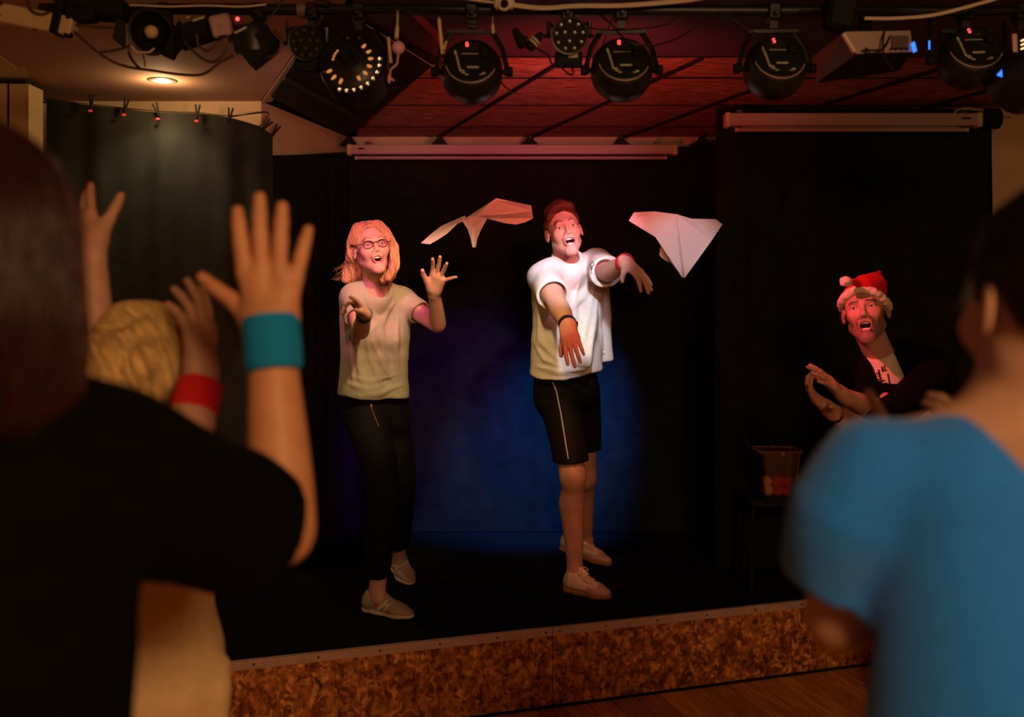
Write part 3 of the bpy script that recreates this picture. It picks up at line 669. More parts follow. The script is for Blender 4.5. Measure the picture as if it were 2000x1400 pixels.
# hanging white ball lamp with pink-lit tail
t = thing('ball_lamp', 'pale ball hanging on a cream cord right of the big glowing lamp', 'lamp', P(776, 90, 2.88))
MB().ball(P(778, 93, 2.88), .0195, 20).build('ball', M['pink'], t, True)
MB().tube(arc([(P(778, 30, 3).x, PY - .02, PZ), P(776, 50, 2.9), P(774, 75, 2.88)], 12), [.004] * 7 + [.006] * 6, 8).build('cord', M['cable_white'], t, True)
MB().tube(arc([P(778, 104, 2.88), P(775, 125, 2.88), P(764, 135, 2.88), P(762, 150, 2.88), P(770, 158, 2.88)], 20), .003, 6).build('tail_wire', M['pink'], t, True)
MB().ball(P(760, 154, 2.88), (.006, .006, .014), 10).build('tail_plug', M['pink'], t, True)
MB().box(P(761, 98, 2.87), (.009, .006, .075), Matrix.Rotation(-.1, 3, 'Y'), .001).build('hanger_plate', M['alu'], t)

# plugs hanging between the lamps
for (x, y, a, lab) in ((1014, 74, -.5, 'dark rubber cable plug hanging left of the striped connector'), (1045, 80, .75, 'black cable plug with a pale double band, left of the central multi-lens lamp')):
    t = thing('cable_plug', lab, 'cable plug', P(x, y, 2.9)); dr = Matrix.Rotation(a, 3, 'Y') @ Vector((0, 0, -1)); q = P(x, y, 2.9)
    MB().lathe(q - dr * .03, dr, [(0, 0), (0, .007), (.01, .011), (.03, .015), (.055, .016), (.06, .012), (.062, 0)], 16).build('plug_body', M['metal_black2'], t, True)
    if a > 0:
        for e in (-.004, .006): MB().lathe(q + dr * e, dr, [(0, .0155), (0, .0175), (.006, .0175), (.006, .0155)], 16).build('pale_band', M['print'], t)
tag(MB().box(P(861, 71, 2.86), (.009, .004, .10), Matrix.Rotation(-.1, 3, 'Y')).tube([P(858, 40, 2.862), P(857, 34, 2.975)], .004, 5).box(P(869, 90, 2.86), (.006, .004, .03), Matrix.Rotation(.3, 3, 'Y')).build('webbing_strap', M['cream']), 'yellowish strap hanging just left of the lamp showing a red 6', 'strap')
tag(MB().box(P(963, 57, 2.88), (.008, .004, .026), Matrix.Rotation(-.06, 3, 'Y'), .001).tube([P(963, 54, 2.882), P(962, 34, 2.96)], .003, 5).build('tape_tab', M['cream']), 'short yellowish tape tab above the lamp showing a red 6', 'tape')

# projector
t = thing('projector', 'silver video projector hanging upside down among the lamps at right', 'projector', P(1690, 110, 3.0))
def hexa(pts, name, m, parent, sm=False):
    return MB().add(pts, [(0, 1, 2, 3), (7, 6, 5, 4), (0, 4, 5, 1), (1, 5, 6, 2), (2, 6, 7, 3), (3, 7, 4, 0)]).build(name, m, parent, sm)
# body: rear face towards the camera, side face at left, dark underside
A = P(1672, 105, 2.85); B = P(1783, 101, 2.85); C_ = P(1778, 60, 2.85); D = P(1650, 62, 2.85)
A2 = P(1595, 161, 3.3); B2 = P(1702, 139, 3.3); C2 = P(1700, 100, 3.3); D2 = P(1588, 110, 3.3)
hexa([A, B, C_, D, A2, B2, C2, D2], 'casing', M['silver'], t)
hexa([A + Vector((0.005, .01, -.002)), B + Vector((0, .01, -.002)), B + Vector((0, .01, .004)), A + Vector((0, .01, .004)), P(1600, 162, 3.29), P(1756, 138, 3.3), P(1756, 134, 3.3), P(1600, 158, 3.29)], 'underside', M['metal_black2'], t)
MB().tube([A + Vector((-.003, .004, .006)), D + Vector((-.003, .004, -.004))], .009, 10).build('corner_post', M['alu'], t, True)
R = Matrix.Identity(3)
MB().box(P(1758, 82, 2.845), (.048, .004, .036), None, .001).build('rear_panel', M['screw'], t)
for k in range(4): MB().box(P(1742 + k * 10, 95, 2.84), (.010, .004, .005), None).build('port', M['metal_black2'], t)
MB().box(P(1700, 98, 2.842), (.05, .004, .004), Matrix.Rotation(-.06, 3, 'Y')).build('slot', M['metal_black2'], t)
MB().box(P(1785, 92, 2.84), (.004, .02, .028), Matrix.Rotation(-.25, 3, 'Y'), .001).build('blue_edge_light', M['led_blue'], t)
MB().tube([P(1690, 62, 2.9), P(1690, 30, 2.95)], .018, 10).build('ceiling_mount', M['metal_black'], t)
tag(MB().box(P(1640, 28, 2.92), (.085, .07, .10), Matrix.Rotation(.2, 3, 'Y'), .012).build('mount_clamp', M['metal_black2']), 'bulky black clamp on the pipe above the projector', 'clamp')
tag(MB().box(P(1815, 88, 2.9), (.0045, .004, .026), None, .001).build('blue_light_strip', M['led_blue']), 'tiny upright blue light strip right of the projector', 'light strip')
tag(MB().tube([P(1815, 75, 2.91), P(1816, 30, 2.95)], .005, 6).build('light_strip_stem', M['metal_black2']), 'thin black stem holding the tiny blue light strip', 'stem')

# lamp at the right edge of the frame
c = P(2045, 112, 2.85); ax = Vector((-.35, .8, -.45)).normalized()
t = thing('spotlight_can', 'black theatre lamp cut by the right edge with glowing slots', 'stage lamp', c)
MB().lathe(c, ax, [(-.03, 0), (-.03, .035), (-.015, .05), (.0, .072), (.004, .082), (.02, .085), (.15, .087), (.16, .08), (.1, .06)], 36).build('housing', M['metal_black'], t, True)
for k in range(3): MB().box(P(1999, 78 + k * 8, 2.76), (.016, .004, .0035), Matrix.Rotation(-.4, 3, 'Y'), .001).build('vent_slot', M['glow'], t)
MB().box(P(1982, 84, 2.74), (.013, .004, .05), Matrix.Rotation(-.06, 3, 'Y'), .001).build('paper_tag', M['alu'], t)
MB().add([P(1946, 147, 2.8), P(1957, 135, 2.8), P(1958, 151, 2.8), P(1946, 147, 2.81), P(1957, 135, 2.81), P(1958, 151, 2.81)], [(0, 1, 2), (5, 4, 3), (0, 3, 4, 1), (1, 4, 5, 2), (2, 5, 3, 0)]).build('blue_reflection', M['led_blue'], t)  # blue reflection on the lamp, drawn as a small glowing chip
clampmb(c.x).build('pipe_clamp', M['metal_black'], t)
MB().tube([c + ax * .04 + Vector((-.08, 0, 0)), (c.x - .05, PY, PZ - .03)], .007, 6).build('yoke_arm', M['metal_black'], t)

# big hanging box over the left of the stage
A = P(530, 190, 4.66); B = P(680, 268, 5.69); C_ = P(852, 122, 3.97); D = P(640, 22, 3.30)
A2 = A.lerp(D, .28); B2 = B.lerp(C_, .24)
t = thing('hanging_box', 'large black angular flat box fixed under the ceiling behind the glowing lamp', 'loudspeaker', B)
zt = CEIL - .012
up = lambda q: Vector((q.x, q.y, zt))
MB().add([A, B, C_, D, up(A), up(B), up(C_), up(D)], [(0, 3, 2, 1), (4, 5, 6, 7), (0, 1, 5, 4), (1, 2, 6, 5), (2, 3, 7, 6), (3, 0, 4, 7)]).build('box_body', M['boxblack'] if 'boxblack' in M else M.setdefault('boxblack', mat('box_black_paint', (.010, .008, .007), .6, noise=.3)), t)
dn = Vector((0, 0, -.006))
MB().add([A2 + dn * 2, B2 + dn * 2, B2.lerp(C_, .05) + dn * 2, A2.lerp(D, .05) + dn * 2, A2, B2, B2.lerp(C_, .05), A2.lerp(D, .05)], [(0, 3, 2, 1), (4, 5, 6, 7), (0, 1, 5, 4), (1, 2, 6, 5), (2, 3, 7, 6), (3, 0, 4, 7)]).build('front_lip', M['olive'] if 'olive' in M else M.setdefault('olive', mat('olive_trim', (.03, .022, .012), .6)), t)
a, b = P(716, 42, 3.42), P(848, 125, 3.96)
mb = MB()
for i in range(44):
    q = a.lerp(b, i / 43); mb.ball(q + Vector((0, 0, -.012)), .0026, 6)
tag(mb.build('row_of_studs', M['alu'], t), kind='stuff')
a = P(802, 28, 3.28); b = P(862, 88, 3.70)
MB().add([a, b, b + Vector((.016, .0, .006)), a + Vector((.016, .0, .006)), a + Vector((0, 0, .012)), b + Vector((0, 0, .012)), b + Vector((.016, 0, .018)), a + Vector((.016, 0, .018))], [(0, 1, 2, 3), (7, 6, 5, 4), (0, 4, 5, 1), (1, 5, 6, 2), (2, 6, 7, 3), (3, 7, 4, 0)]).build('lit_side_face', M['red_rail'] if 'red_rail' in M else M.setdefault('red_rail', mat('red_lit_paint', lin(170, 50, 40), .5)), t)  # red light on the box's side face, put into the strip's colour

# cables
def cable(px, d, r, m, label, n=40, name='cable'):
    ds = d if isinstance(d, (list, tuple)) else [d] * len(px)
    o = MB().tube(arc([P(x, y, q) for (x, y), q in zip(px, ds)], n), r, 6).build(name, M[m], None, True)
    return tag(o, label, 'cable')
cable([(112, 30), (150, 66), (195, 105), (240, 128), (300, 138), (360, 146), (398, 144), (430, 122), (456, 108)], 2.9, .0042, 'cable_brown', 'longest sagging cable, looping below the downlight from the duct end', 60)
cable([(130, 46), (190, 53), (238, 55)], 2.9, .0038, 'cable_brown', 'short cable running level from the duct end to the bulb lamp')
cable([(196, 102), (225, 98), (252, 90), (265, 80)], 2.9, .0038, 'cable_brown', 'short cable climbing to the underside of the bulb lamp')
cable([(256, 84), (252, 103), (262, 122), (276, 136)], 2.89, .004, 'cable_black', 'dark strap-like cable hanging under the bulb lamp')
cable([(278, 103), (282, 118), (283, 130)], 2.89, .0025, 'cable_brown', 'thin wire hanging below the bulb lamp to the long cable')
cable([(256, 90), (268, 101), (290, 102), (302, 94)], 2.88, .0032, 'cream', 'pale loop of cable hugging the bottom of the bulb lamp')
cable([(355, 76), (385, 107), (412, 121), (432, 112), (448, 88), (448, 70)], 2.89, .0042, 'cable_brown', 'cable looping low between the control box and the can lamp')
cable([(384, 66), (388, 90), (405, 99), (420, 90), (432, 72)], 2.88, .0042, 'cable_brown', 'small U-shaped cable hanging from the white socket cube')
cable([(536, 60), (548, 76), (546, 96), (536, 108), (520, 110)], 2.9, .0042, 'cable_brown', 'cable curving round the right side of the can lamp')
cable([(50, -8), (60, 18), (80, 28), (100, 22)], 2.88, .0038, 'cable_brown', 'short wire drooping over the cream duct')
cable([(500, 38), (512, 48), (530, 30), (545, 10), (560, -6)], 2.9, .003, 'cable_black', 'dark wire rising from the can lamp over the pipe')
cable([(560, 38), (562, 55), (572, 65)], 2.9, .003, 'cable_black', 'short dark wire left of the left multi-lens lamp')
cable([(600, 12), (620, 2), (640, 4), (655, 14)], 2.93, .003, 'cable_black', 'dark wire arching over the pipe near its metal sleeve')
cable([(232, 14), (262, 10), (330, 13), (400, 11), (470, 13), (520, 9)], 2.95, .003, 'cable_white', 'pale cable lying along the left part of the pipe')
cable([(1000, 10), (1060, 16), (1130, 12), (1220, 11), (1330, 2), (1380, -6)], 2.94, .0075, 'cable_white', 'thick white cable resting on the pipe at top centre', 50)
cable([(900, -4), (940, 2), (975, 6)], 2.94, .004, 'cable_white', 'white cable entering the round-ended connector from the left')
cable([(1688, 36), (1750, 36), (1820, 30), (1880, 16), (1950, -4), (1990, -20)], 2.86, .0052, 'cable_white', 'white cable swinging up across the top right above the projector', 50)
cable([(1160, 20), (1195, 48), (1215, 72), (1240, 86), (1275, 88)], [2.95, 2.9, 2.86, 2.85, 2.86], .003, 'cable_black', 'dark wire crossing down to the lamp right of centre')
cable([(1278, 90), (1330, 72), (1375, 40), (1400, 26)], 2.88, .003, 'cable_black', 'dark wire rising from the central right lamp to the pipe')
cable([(1120, 50), (1180, 58), (1230, 58), (1300, 48), (1335, 20)], 2.92, .0025, 'cable_black', 'thin wire stretched behind the lamp right of centre')
cable([(1025, 70), (1050, 95), (1070, 108), (1078, 125), (1088, 122), (1092, 108)], 2.9, .003, 'cable_black', 'dark cable looping beneath the central multi-lens lamp')
cable([(1106, 118), (1118, 135), (1118, 146), (1108, 142), (1092, 128)], 2.9, .0028, 'cable_black', 'small loop of wire dangling under the central multi-lens lamp')
cable([(970, 148), (985, 168), (1000, 178), (1010, 180)], 2.92, .0025, 'cable_black', 'thin wire hanging right of the lamp showing a red 6')
cable([(1420, 28), (1450, 48), (1480, 70), (1500, 90)], 2.9, .003, 'cable_black', 'dark wire sloping to the lamp showing a red 5')
cable([(1530, 48), (1580, 46), (1620, 40)], 2.9, .0028, 'cable_black', 'dark wire between the lamp showing a red 5 and the clamp')
cable([(1735, 40), (1725, 75), (1728, 112), (1748, 138)], [2.88, 2.83, 2.83, 2.85], .003, 'cable_black', 'dark wire hanging in front of the projector back')
cable([(1748, 42), (1728, 92), (1700, 98), (1690, 94)], [2.88, 2.83, 2.82, 2.83], .003, 'cable_black', 'second dark wire plugged into the projector back')
cable([(1590, 95), (1640, 62), (1700, 45)], 2.95, .0028, 'cable_black', 'dark wire passing behind the projector to the clamp')
cable([(740, -4), (800, 22), (870, 40), (930, 48)], [2.9, 2.92, 2.95, 2.95], .003, 'cable_black', 'dark wire drooping from the ceiling towards the lamp showing a red 6')
cable([(1560, 22), (1700, 18), (1850, 26), (2010, 20)], 2.96, .004, 'cable_black', 'black cable taped along the right part of the pipe')
cable([(620, 22), (800, 18), (960, 24)], 2.97, .004, 'cable_black', 'black cable taped along the middle of the pipe')

# ------------------------------------------------------------------ clear tub on a black stool at the right of the stage
c = P(1520, 975, 4.62); c.z = P(0, 968, 4.62).z
t = thing('stool', 'low black stool carrying the clear tub at the right of the stage', 'stool', (c.x, 4.68, SH))
MB().box((c.x + .02, 4.68, c.z - .02), (.34, .3, .03), None, .006).build('seat', M['metal_black2'], t)
for x in (-.13, .17):
    for y in (-.12, .12): MB().tube([(c.x + x, 4.68 + y, c.z - .035), (c.x + x * 1.1, 4.68 + y * 1.1, SH + .001)], .012, 8).build('leg', M['metal_black2'], t)
M['clear'] = glassy('clear_plastic', (.93, .88, .85), .05, .15)
z0 = c.z - .004; s_ = 4.62 / FPX
t = thing('clear_tub', 'clear plastic tub holding red and cream soft balls on the stool', 'tub', (c.x, 4.65, z0))
def tub_ring(w_, d_, z): return [(c.x + x * w_, 4.65 + y * d_, z) for x, y in ((-.5, -.42), (-.42, -.5), (.42, -.5), (.5, -.42), (.5, .42), (.42, .5), (-.42, .5), (-.5, .42))]
H = (968 - 878) * s_; rings = [tub_ring(.148, .13, z0), tub_ring(.188, .16, z0 + H), tub_ring(.184, .156, z0 + H), tub_ring(.144, .126, z0 + .003)]
vs = [p for r in rings for p in r]; fs = [tuple(range(7, -1, -1))] + [(k * 8 + i, k * 8 + (i + 1) % 8, k * 8 + 8 + (i + 1) % 8, k * 8 + 8 + i) for k in range(3) for i in range(8)] + [tuple(range(24, 32))]
MB().add(vs, fs).build('tub_wall', M['clear'], t)
MB().tube([Vector(p) for p in tub_ring(.196, .17, z0 + H)] + [Vector(tub_ring(.196, .17, z0 + H)[0])], .006, 6).build('rim', M['cream_dull'] if 'cream_dull' in M else M.setdefault('cream_dull', mat('dull_plastic', lin(150, 110, 90), .5)), t)
MB().box((c.x + .005, 4.65 - .088, z0 + H - .008), (.02, .01, .016), None, .003).build('latch', M['cream'], t)
for x, hh, a in ((-.115, .05, -.35), (-.01, .045, -.05), (.055, .04, -.12)):
    MB().tube([(c.x + x, 4.71, z0 + H), (c.x + x + math.sin(a) * hh, 4.71, z0 + H + hh)], .0022, 5).build('wire_prong', M['screw'], t)
M['redball'] = mat('red_felt', lin(200, 20, 22), .8); M['creamball'] = mat('cream_felt', lin(225, 170, 120), .85)
rb = random.Random(3)
for k, (x, y, z, r_, m_, lab) in enumerate(((-.05, -.03, .03, .028, 'creamball', 'cream soft ball at the lower left in the clear tub'), (-.052, -.02, .07, .026, 'creamball', 'cream soft ball lying on top at the left in the clear tub'),
        (-.002, -.035, .024, .022, 'redball', 'red soft ball at the bottom middle of the clear tub'), (.038, -.03, .024, .022, 'redball', 'red soft ball at the bottom right of the clear tub'), (.0, -.02, .066, .030, 'redball', 'red soft ball on top in the middle of the clear tub'), (.050, -.015, .066, .028, 'redball', 'red soft ball on top at the right in the clear tub'), (.0, .03, .03, .026, 'redball', 'red soft ball at the back in the middle of the tub'), (.05, .03, .03, .026, 'redball', 'red soft ball at the back right of the tub'))):
    o = MB().ball((c.x + x, 4.65 + y, z0 + z), r_, 16).build('soft_ball', M[m_], None, True)
    tag(o, lab or 'red soft ball in the clear tub', 'ball', 'soft balls in the clear tub')

# ------------------------------------------------------------------ paper planes in the air
M['paper'] = mat('paper', lin(235, 225, 225), .75)
def sheet(polys, d_, name, parent, sub=1):
    mb = MB()
    for pg in polys:
        pts = [P(*q) for q in pg]; n = (pts[1] - pts[0]).cross(pts[2] - pts[0]).normalized() * .0009
        k = len(pts); mb.add([p + n for p in pts] + [p - n for p in pts], [tuple(range(k)), tuple(range(2 * k - 1, k - 1, -1))] + [(i, k + i, k + (i + 1) % k, (i + 1) % k) for i in range(k)])
    return mb.build(name, M['paper'], parent)
def curved(a, b, c_, d, name, parent, bend, n=10):
    """wing between the lines a-b and d-c, arched by bend towards -y and z"""
    a, b, c_, d = [P(*q) for q in (a, b, c_, d)]; mb = MB(); vs = []
    for i in range(n + 1):
        t_ = i / n
        for j in range(n + 1):
            s2 = j / n; p = a.lerp(b, s2).lerp(d.lerp(c_, s2), t_); q = math.sin(math.pi * t_) * (.3 + .7 * s2)
            vs.append(p + Vector((0, bend[0] * q, bend[1] * q)))
    K = len(vs); vs2 = [v + Vector((0, .0012, .0012)) for v in vs]; fs = []
    for i in range(n):
        for j in range(n):
            q = i * (n + 1) + j; f = (q, q + 1, q + n + 2, q + n + 1); fs += [f, tuple(K + z for z in f[::-1])]
    mb.add(vs + vs2, fs); return mb.build(name, M['paper'], parent, True)
t = thing('paper_plane', 'white folded paper plane seen from behind, flying left of the young man', 'paper plane', P(925, 440, 4.1))
sheet([[(930, 421, 4.01), (966, 391, 4.14), (969, 387, 4.15), (1003, 394, 4.19), (1037, 401, 4.22), (1039, 412, 4.15), (985, 418, 4.08)], [(930, 421, 4.01), (985, 418, 4.08), (1039, 412, 4.15), (1041, 426, 4.05), (1026, 434, 4.02), (1008, 438.5, 4.0), (987, 436, 3.99), (951, 426.5, 3.98)]], 0, 'right_wing', t)
sheet([[(911, 425, 4.0), (969, 387, 4.145), (967, 392, 4.135), (930, 421, 4.0), (916, 431, 3.985)]], 0, 'leading_edge', t)
sheet([[(908, 421, 4.02), (862, 441.5, 4.14), (842, 457, 4.16), (822, 475, 4.16), (868, 447, 4.09), (896, 434, 4.01), (914, 430, 3.99)], [(822, 475, 4.16), (839, 477, 4.1), (856, 467, 4.08), (873, 456, 4.06), (896, 434, 4.01), (868, 447, 4.09)]], 0, 'left_wing', t)
sheet([[(904, 433, 4.0), (914, 448, 3.97), (919, 464, 3.95), (923, 483, 3.93), (926, 483, 3.93), (922, 445, 3.96), (914, 429, 3.99)], [(914, 429, 3.99), (922, 445, 3.96), (926, 483, 3.93), (928.5, 483, 3.93), (932, 466, 3.95), (939, 449, 3.97), (951, 426.5, 3.985), (930, 421, 4.0)]], 0, 'keel', t)
t = thing('paper_plane', 'white paper plane diving nose down to the right of the young man', 'paper plane', P(1330, 480, 4.1))
curved((1321, 419, 4.12), (1333, 541, 3.98), (1282, 465, 4.06), (1238, 413, 4.14), 'left_wing', t, (-.012, .006)) if 0 else None
sheet([[(1238, 415, 4.14), (1279, 413, 4.14), (1316, 418, 4.13), (1333, 543, 3.98), (1280, 463, 4.06), (1228, 431, 4.1)]], 0, 'left_wing', t)
sheet([[(1321, 418, 4.13), (1350, 427, 4.13), (1398, 428, 4.13), (1411, 438, 4.11), (1390, 470, 4.06), (1337, 543, 3.98)]], 0, 'right_wing', t)
sheet([[(1316, 418, 4.135), (1321, 418, 4.135), (1336, 543, 3.985), (1332, 538, 4.0)], [(1317, 421, 4.14), (1326, 500, 4.18), (1334, 540, 3.99)]], 0, 'keel', t)
sheet([[(1290, 482, 4.07), (1288, 498, 4.07), (1298, 508, 4.06), (1311, 514, 4.05), (1320, 528, 4.03), (1300, 490, 4.05)]], 0, 'loose_flap', t)

# ------------------------------------------------------------------ signed-distance modelling of bodies and clothes
A_ = lambda v: np.array([float(v[0]), float(v[1]), float(v[2])])
def unit(v): v = A_(v); return v / (np.linalg.norm(v) + 1e-12)

from mathutils.bvhtree import BVHTree
class SDF:
    def __init__(s, far=.25): s.ops = []; s.far = far; s.disp = None
    def rc(s, a, b, ra, rb=None, k=.02, flat=None, op='u'):
        """tapered capsule; flat = (axis, factor) squeezes the cross-section along axis"""
        rb = ra if rb is None else rb; a, b = A_(a), A_(b); R = max(ra, rb)
        s.ops.append((op, 'rc', (a, b, ra, rb, None if flat is None else (unit(flat[0]), flat[1])), np.minimum(a, b) - R, np.maximum(a, b) + R, k)); return s
    def chain(s, pts, rs, k=.02, flat=None, op='u'):
        if len(pts) > 2 and len(pts) < 9:                   # round the bends
            q = arc([Vector(list(A_(p)) + [r]).to_3d() if 0 else Vector(A_(p)) for p in pts], 4 * (len(pts) - 1)); m = (len(q) - 1) // (len(pts) - 1)
            rs = [float(np.interp(i / m, range(len(pts)), rs)) for i in range(len(q))]; pts = q
        pts = [A_(p) for p in pts]; Rm = max(rs)
        s.ops.append((op, 'ch', (pts, list(rs), None if flat is None else (unit(flat[0]), flat[1])), np.min(pts, 0) - Rm, np.max(pts, 0) + Rm, k)); return s
    def cy(s, a, b, r, k=.004, op='s'):
        a, b = A_(a), A_(b); s.ops.append((op, 'cy', (a, b, r), np.minimum(a, b) - r, np.maximum(a, b) + r, k)); return s
    def el(s, c, r, R=None, k=.02, op='u'):
        c = A_(c); r = np.array(r, float); R = np.eye(3) if R is None else np.array(R, float); e = np.abs(R) @ r
        s.ops.append((op, 'el', (c, r, R), c - e, c + e, k)); return s
    def plane(s, p, n, k=.004):
        """cut away everything on the side n points to"""
        s.ops.append(('s', 'pl', (A_(p), unit(n)), None, None, k)); return s
    def planein(s, p, n, lo, hi, k=.004):
        s.ops.append(('s', 'pl', (A_(p), unit(n)), A_(lo), A_(hi), k)); return s
    def grid(s, lo, hi, h):
        lo, hi = A_(lo), A_(hi); ax = [np.arange(lo[i], hi[i] + h, h, dtype=np.float32) for i in range(3)]
        F = np.full([len(a) for a in ax], s.far, np.float32)
        for op, typ, prm, l, u, k in s.ops:
            if l is None: sl = [slice(0, len(a)) for a in ax]
            else:
                m = k + 3 * h
                sl = [slice(int(np.searchsorted(ax[i], l[i] - m)), int(np.searchsorted(ax[i], u[i] + m))) for i in range(3)]
            if any(q.start >= q.stop for q in sl): continue
            X, Y, Z = ax[0][sl[0]][:, None, None], ax[1][sl[1]][None, :, None], ax[2][sl[2]][None, None, :]
            if typ == 'rc':
                a, b, ra, rb, fl = prm; ba = b - a; L2 = float(ba @ ba) + 1e-12
                t = np.clip(((X - a[0]) * ba[0] + (Y - a[1]) * ba[1] + (Z - a[2]) * ba[2]) / L2, 0, 1)
                qx, qy, qz = X - a[0] - t * ba[0], Y - a[1] - t * ba[1], Z - a[2] - t * ba[2]
                q2 = qx * qx + qy * qy + qz * qz
                if fl is not None:
                    n, f = fl; dn = qx * n[0] + qy * n[1] + qz * n[2]; q2 = q2 + (f * f - 1) * dn * dn
                D = np.sqrt(q2) - (ra + t * (rb - ra))
            elif typ == 'cy':
                a, b, r0 = prm; L = float(np.linalg.norm(b - a)); n = (b - a) / L
                t = (X - a[0]) * n[0] + (Y - a[1]) * n[1] + (Z - a[2]) * n[2]; x, y, z = X - a[0] - t * n[0], Y - a[1] - t * n[1], Z - a[2] - t * n[2]
                D = np.maximum(np.sqrt(x * x + y * y + z * z) - r0, np.abs(t - L / 2) - L / 2)
            elif typ == 'ch':
                D = None; pp, rr_, fl = prm
                for a, b, ra, rb in zip(pp[:-1], pp[1:], rr_[:-1], rr_[1:]):
                    ba = b - a; L2 = float(ba @ ba) + 1e-12
                    t = np.clip(((X - a[0]) * ba[0] + (Y - a[1]) * ba[1] + (Z - a[2]) * ba[2]) / L2, 0, 1)
                    qx, qy, qz = X - a[0] - t * ba[0], Y - a[1] - t * ba[1], Z - a[2] - t * ba[2]; q2 = qx * qx + qy * qy + qz * qz
                    if fl is not None: dn = qx * fl[0][0] + qy * fl[0][1] + qz * fl[0][2]; q2 = q2 + (fl[1] ** 2 - 1) * dn * dn
                    E = np.sqrt(q2) - (ra + t * (rb - ra)); D = E if D is None else np.minimum(D, E)
            elif typ == 'el':
                c, r, R = prm; x, y, z = X - c[0], Y - c[1], Z - c[2]
                q = [(x * R[0, i] + y * R[1, i] + z * R[2, i]) for i in range(3)]
                k0 = np.sqrt(sum((q[i] / r[i]) ** 2 for i in range(3))); k1 = np.sqrt(sum((q[i] / r[i] ** 2) ** 2 for i in range(3))) + 1e-9
                D = k0 * (k0 - 1) / k1
            else:
                p, n = prm; D = -((X - p[0]) * n[0] + (Y - p[1]) * n[1] + (Z - p[2]) * n[2])
                D = np.broadcast_to(D, F[tuple(sl)].shape)
            G = F[tuple(sl)]
            if op == 'u':
                hh = np.maximum(k - np.abs(G - D), 0) / k; F[tuple(sl)] = np.minimum(G, D) - hh * hh * k * .25
            else:
                D = -D if typ != 'pl' else -D; hh = np.maximum(k - np.abs(G - D), 0) / k; F[tuple(sl)] = np.maximum(G, D) + hh * hh * k * .25
        if s.disp is not None:
            m = np.abs(F) < max(.03, 3 * h); I = np.nonzero(m)
            Pn = np.stack([ax[0][I[0]], ax[1][I[1]], ax[2][I[2]]], 1); F[m] += s.disp(Pn).astype(np.float32)
        return F, ax

def nets(F, ax):
    ins = F < 0; c = [ins[i:F.shape[0] - 1 + i, j:F.shape[1] - 1 + j, k:F.shape[2] - 1 + k] for i in (0, 1) for j in (0, 1) for k in (0, 1)]
    s_ = sum(q.astype(np.uint8) for q in c); act = (s_ > 0) & (s_ < 8); I = np.argwhere(act)
    if len(I) == 0: return np.zeros((0, 3)), np.zeros((0, 4), int)
    cor = np.array([(i, j, k) for i in (0, 1) for j in (0, 1) for k in (0, 1)])
    V = np.stack([F[I[:, 0] + q[0], I[:, 1] + q[1], I[:, 2] + q[2]] for q in cor], 1)
    acc = np.zeros((len(I), 3)); n = np.zeros(len(I))
    for a in range(8):
        for b in range(a + 1, 8):
            if np.abs(cor[a] - cor[b]).sum() != 1: continue
            m = (V[:, a] < 0) != (V[:, b] < 0); t = V[m, a] / (V[m, a] - V[m, b])
            acc[m] += cor[a] + t[:, None] * (cor[b] - cor[a]); n[m] += 1
    p = I + acc / n[:, None]; h = [float(a[1] - a[0]) for a in ax]
    P_ = np.stack([ax[i][0] + p[:, i] * h[i] for i in range(3)], 1)
    idx = np.full(act.shape, -1, np.int64); idx[act] = np.arange(len(I)); Q = []
    for d in range(3):
        u, v = (d + 1) % 3, (d + 2) % 3
        a = ins[tuple(slice(0, -1) if i == d else slice(1, -1) for i in range(3))]; b = ins[tuple(slice(1, None) if i == d else slice(1, -1) for i in range(3))]
        E = np.argwhere(a != b)
        if len(E) == 0: continue
        e = E.copy(); e[:, u] += 1; e[:, v] += 1
        fl = a[tuple(E.T)]
        def g(du, dv):
            q = e.copy(); q[:, u] -= du; q[:, v] -= dv; return idx[q[:, 0], q[:, 1], q[:, 2]]
        q = np.stack([g(0, 0), g(1, 0), g(1, 1), g(0, 1)], 1); q[~fl] = q[~fl][:, ::-1]; Q.append(q)
    Q = np.concatenate(Q); return P_, Q[(Q >= 0).all(1)]

def sdf_mesh(name, sdf, m, parent, h, color=None, fine=(), pad=.02, lo=None, hi=None, smooth_it=0):
    """mesh of an SDF: coarse everywhere, finer inside the given boxes; ONE object"""
    if lo is None:
        L = [o[3] for o in sdf.ops if o[0] == 'u']; U = [o[4] for o in sdf.ops if o[0] == 'u']; lo = np.min(L, 0) - pad; hi = np.max(U, 0) + pad
    Vs, Fs, n = [], [], 0
    blocks = [(A_(lo), A_(hi), h, False)] + [(A_(a), A_(b), hh, True) for a, b, hh in fine]
    for bi, (a, b, hh, fn) in enumerate(blocks):
        F, ax = sdf.grid(a, b, hh); v, q = nets(F, ax)
        if len(q) == 0: continue
        cen = v[q].mean(1); keep = np.ones(len(q), bool)
        for bj, (a2, b2, h2, f2) in enumerate(blocks):
            if bj > bi and f2: keep &= ~((cen > a2 + h2 * 2.0 + h * .2) & (cen < b2 - h2 * 2.0 - h * .2)).all(1)
        q = q[keep]; us = np.unique(q); mp = np.full(len(v), -1); mp[us] = np.arange(len(us)); v = v[us]; q = mp[q]
        Vs.append(v); Fs.append(q + n); n += len(v)
    V = np.concatenate(Vs); Q = np.concatenate(Fs)
    return np_mesh(name, V, Q, m, parent, color)

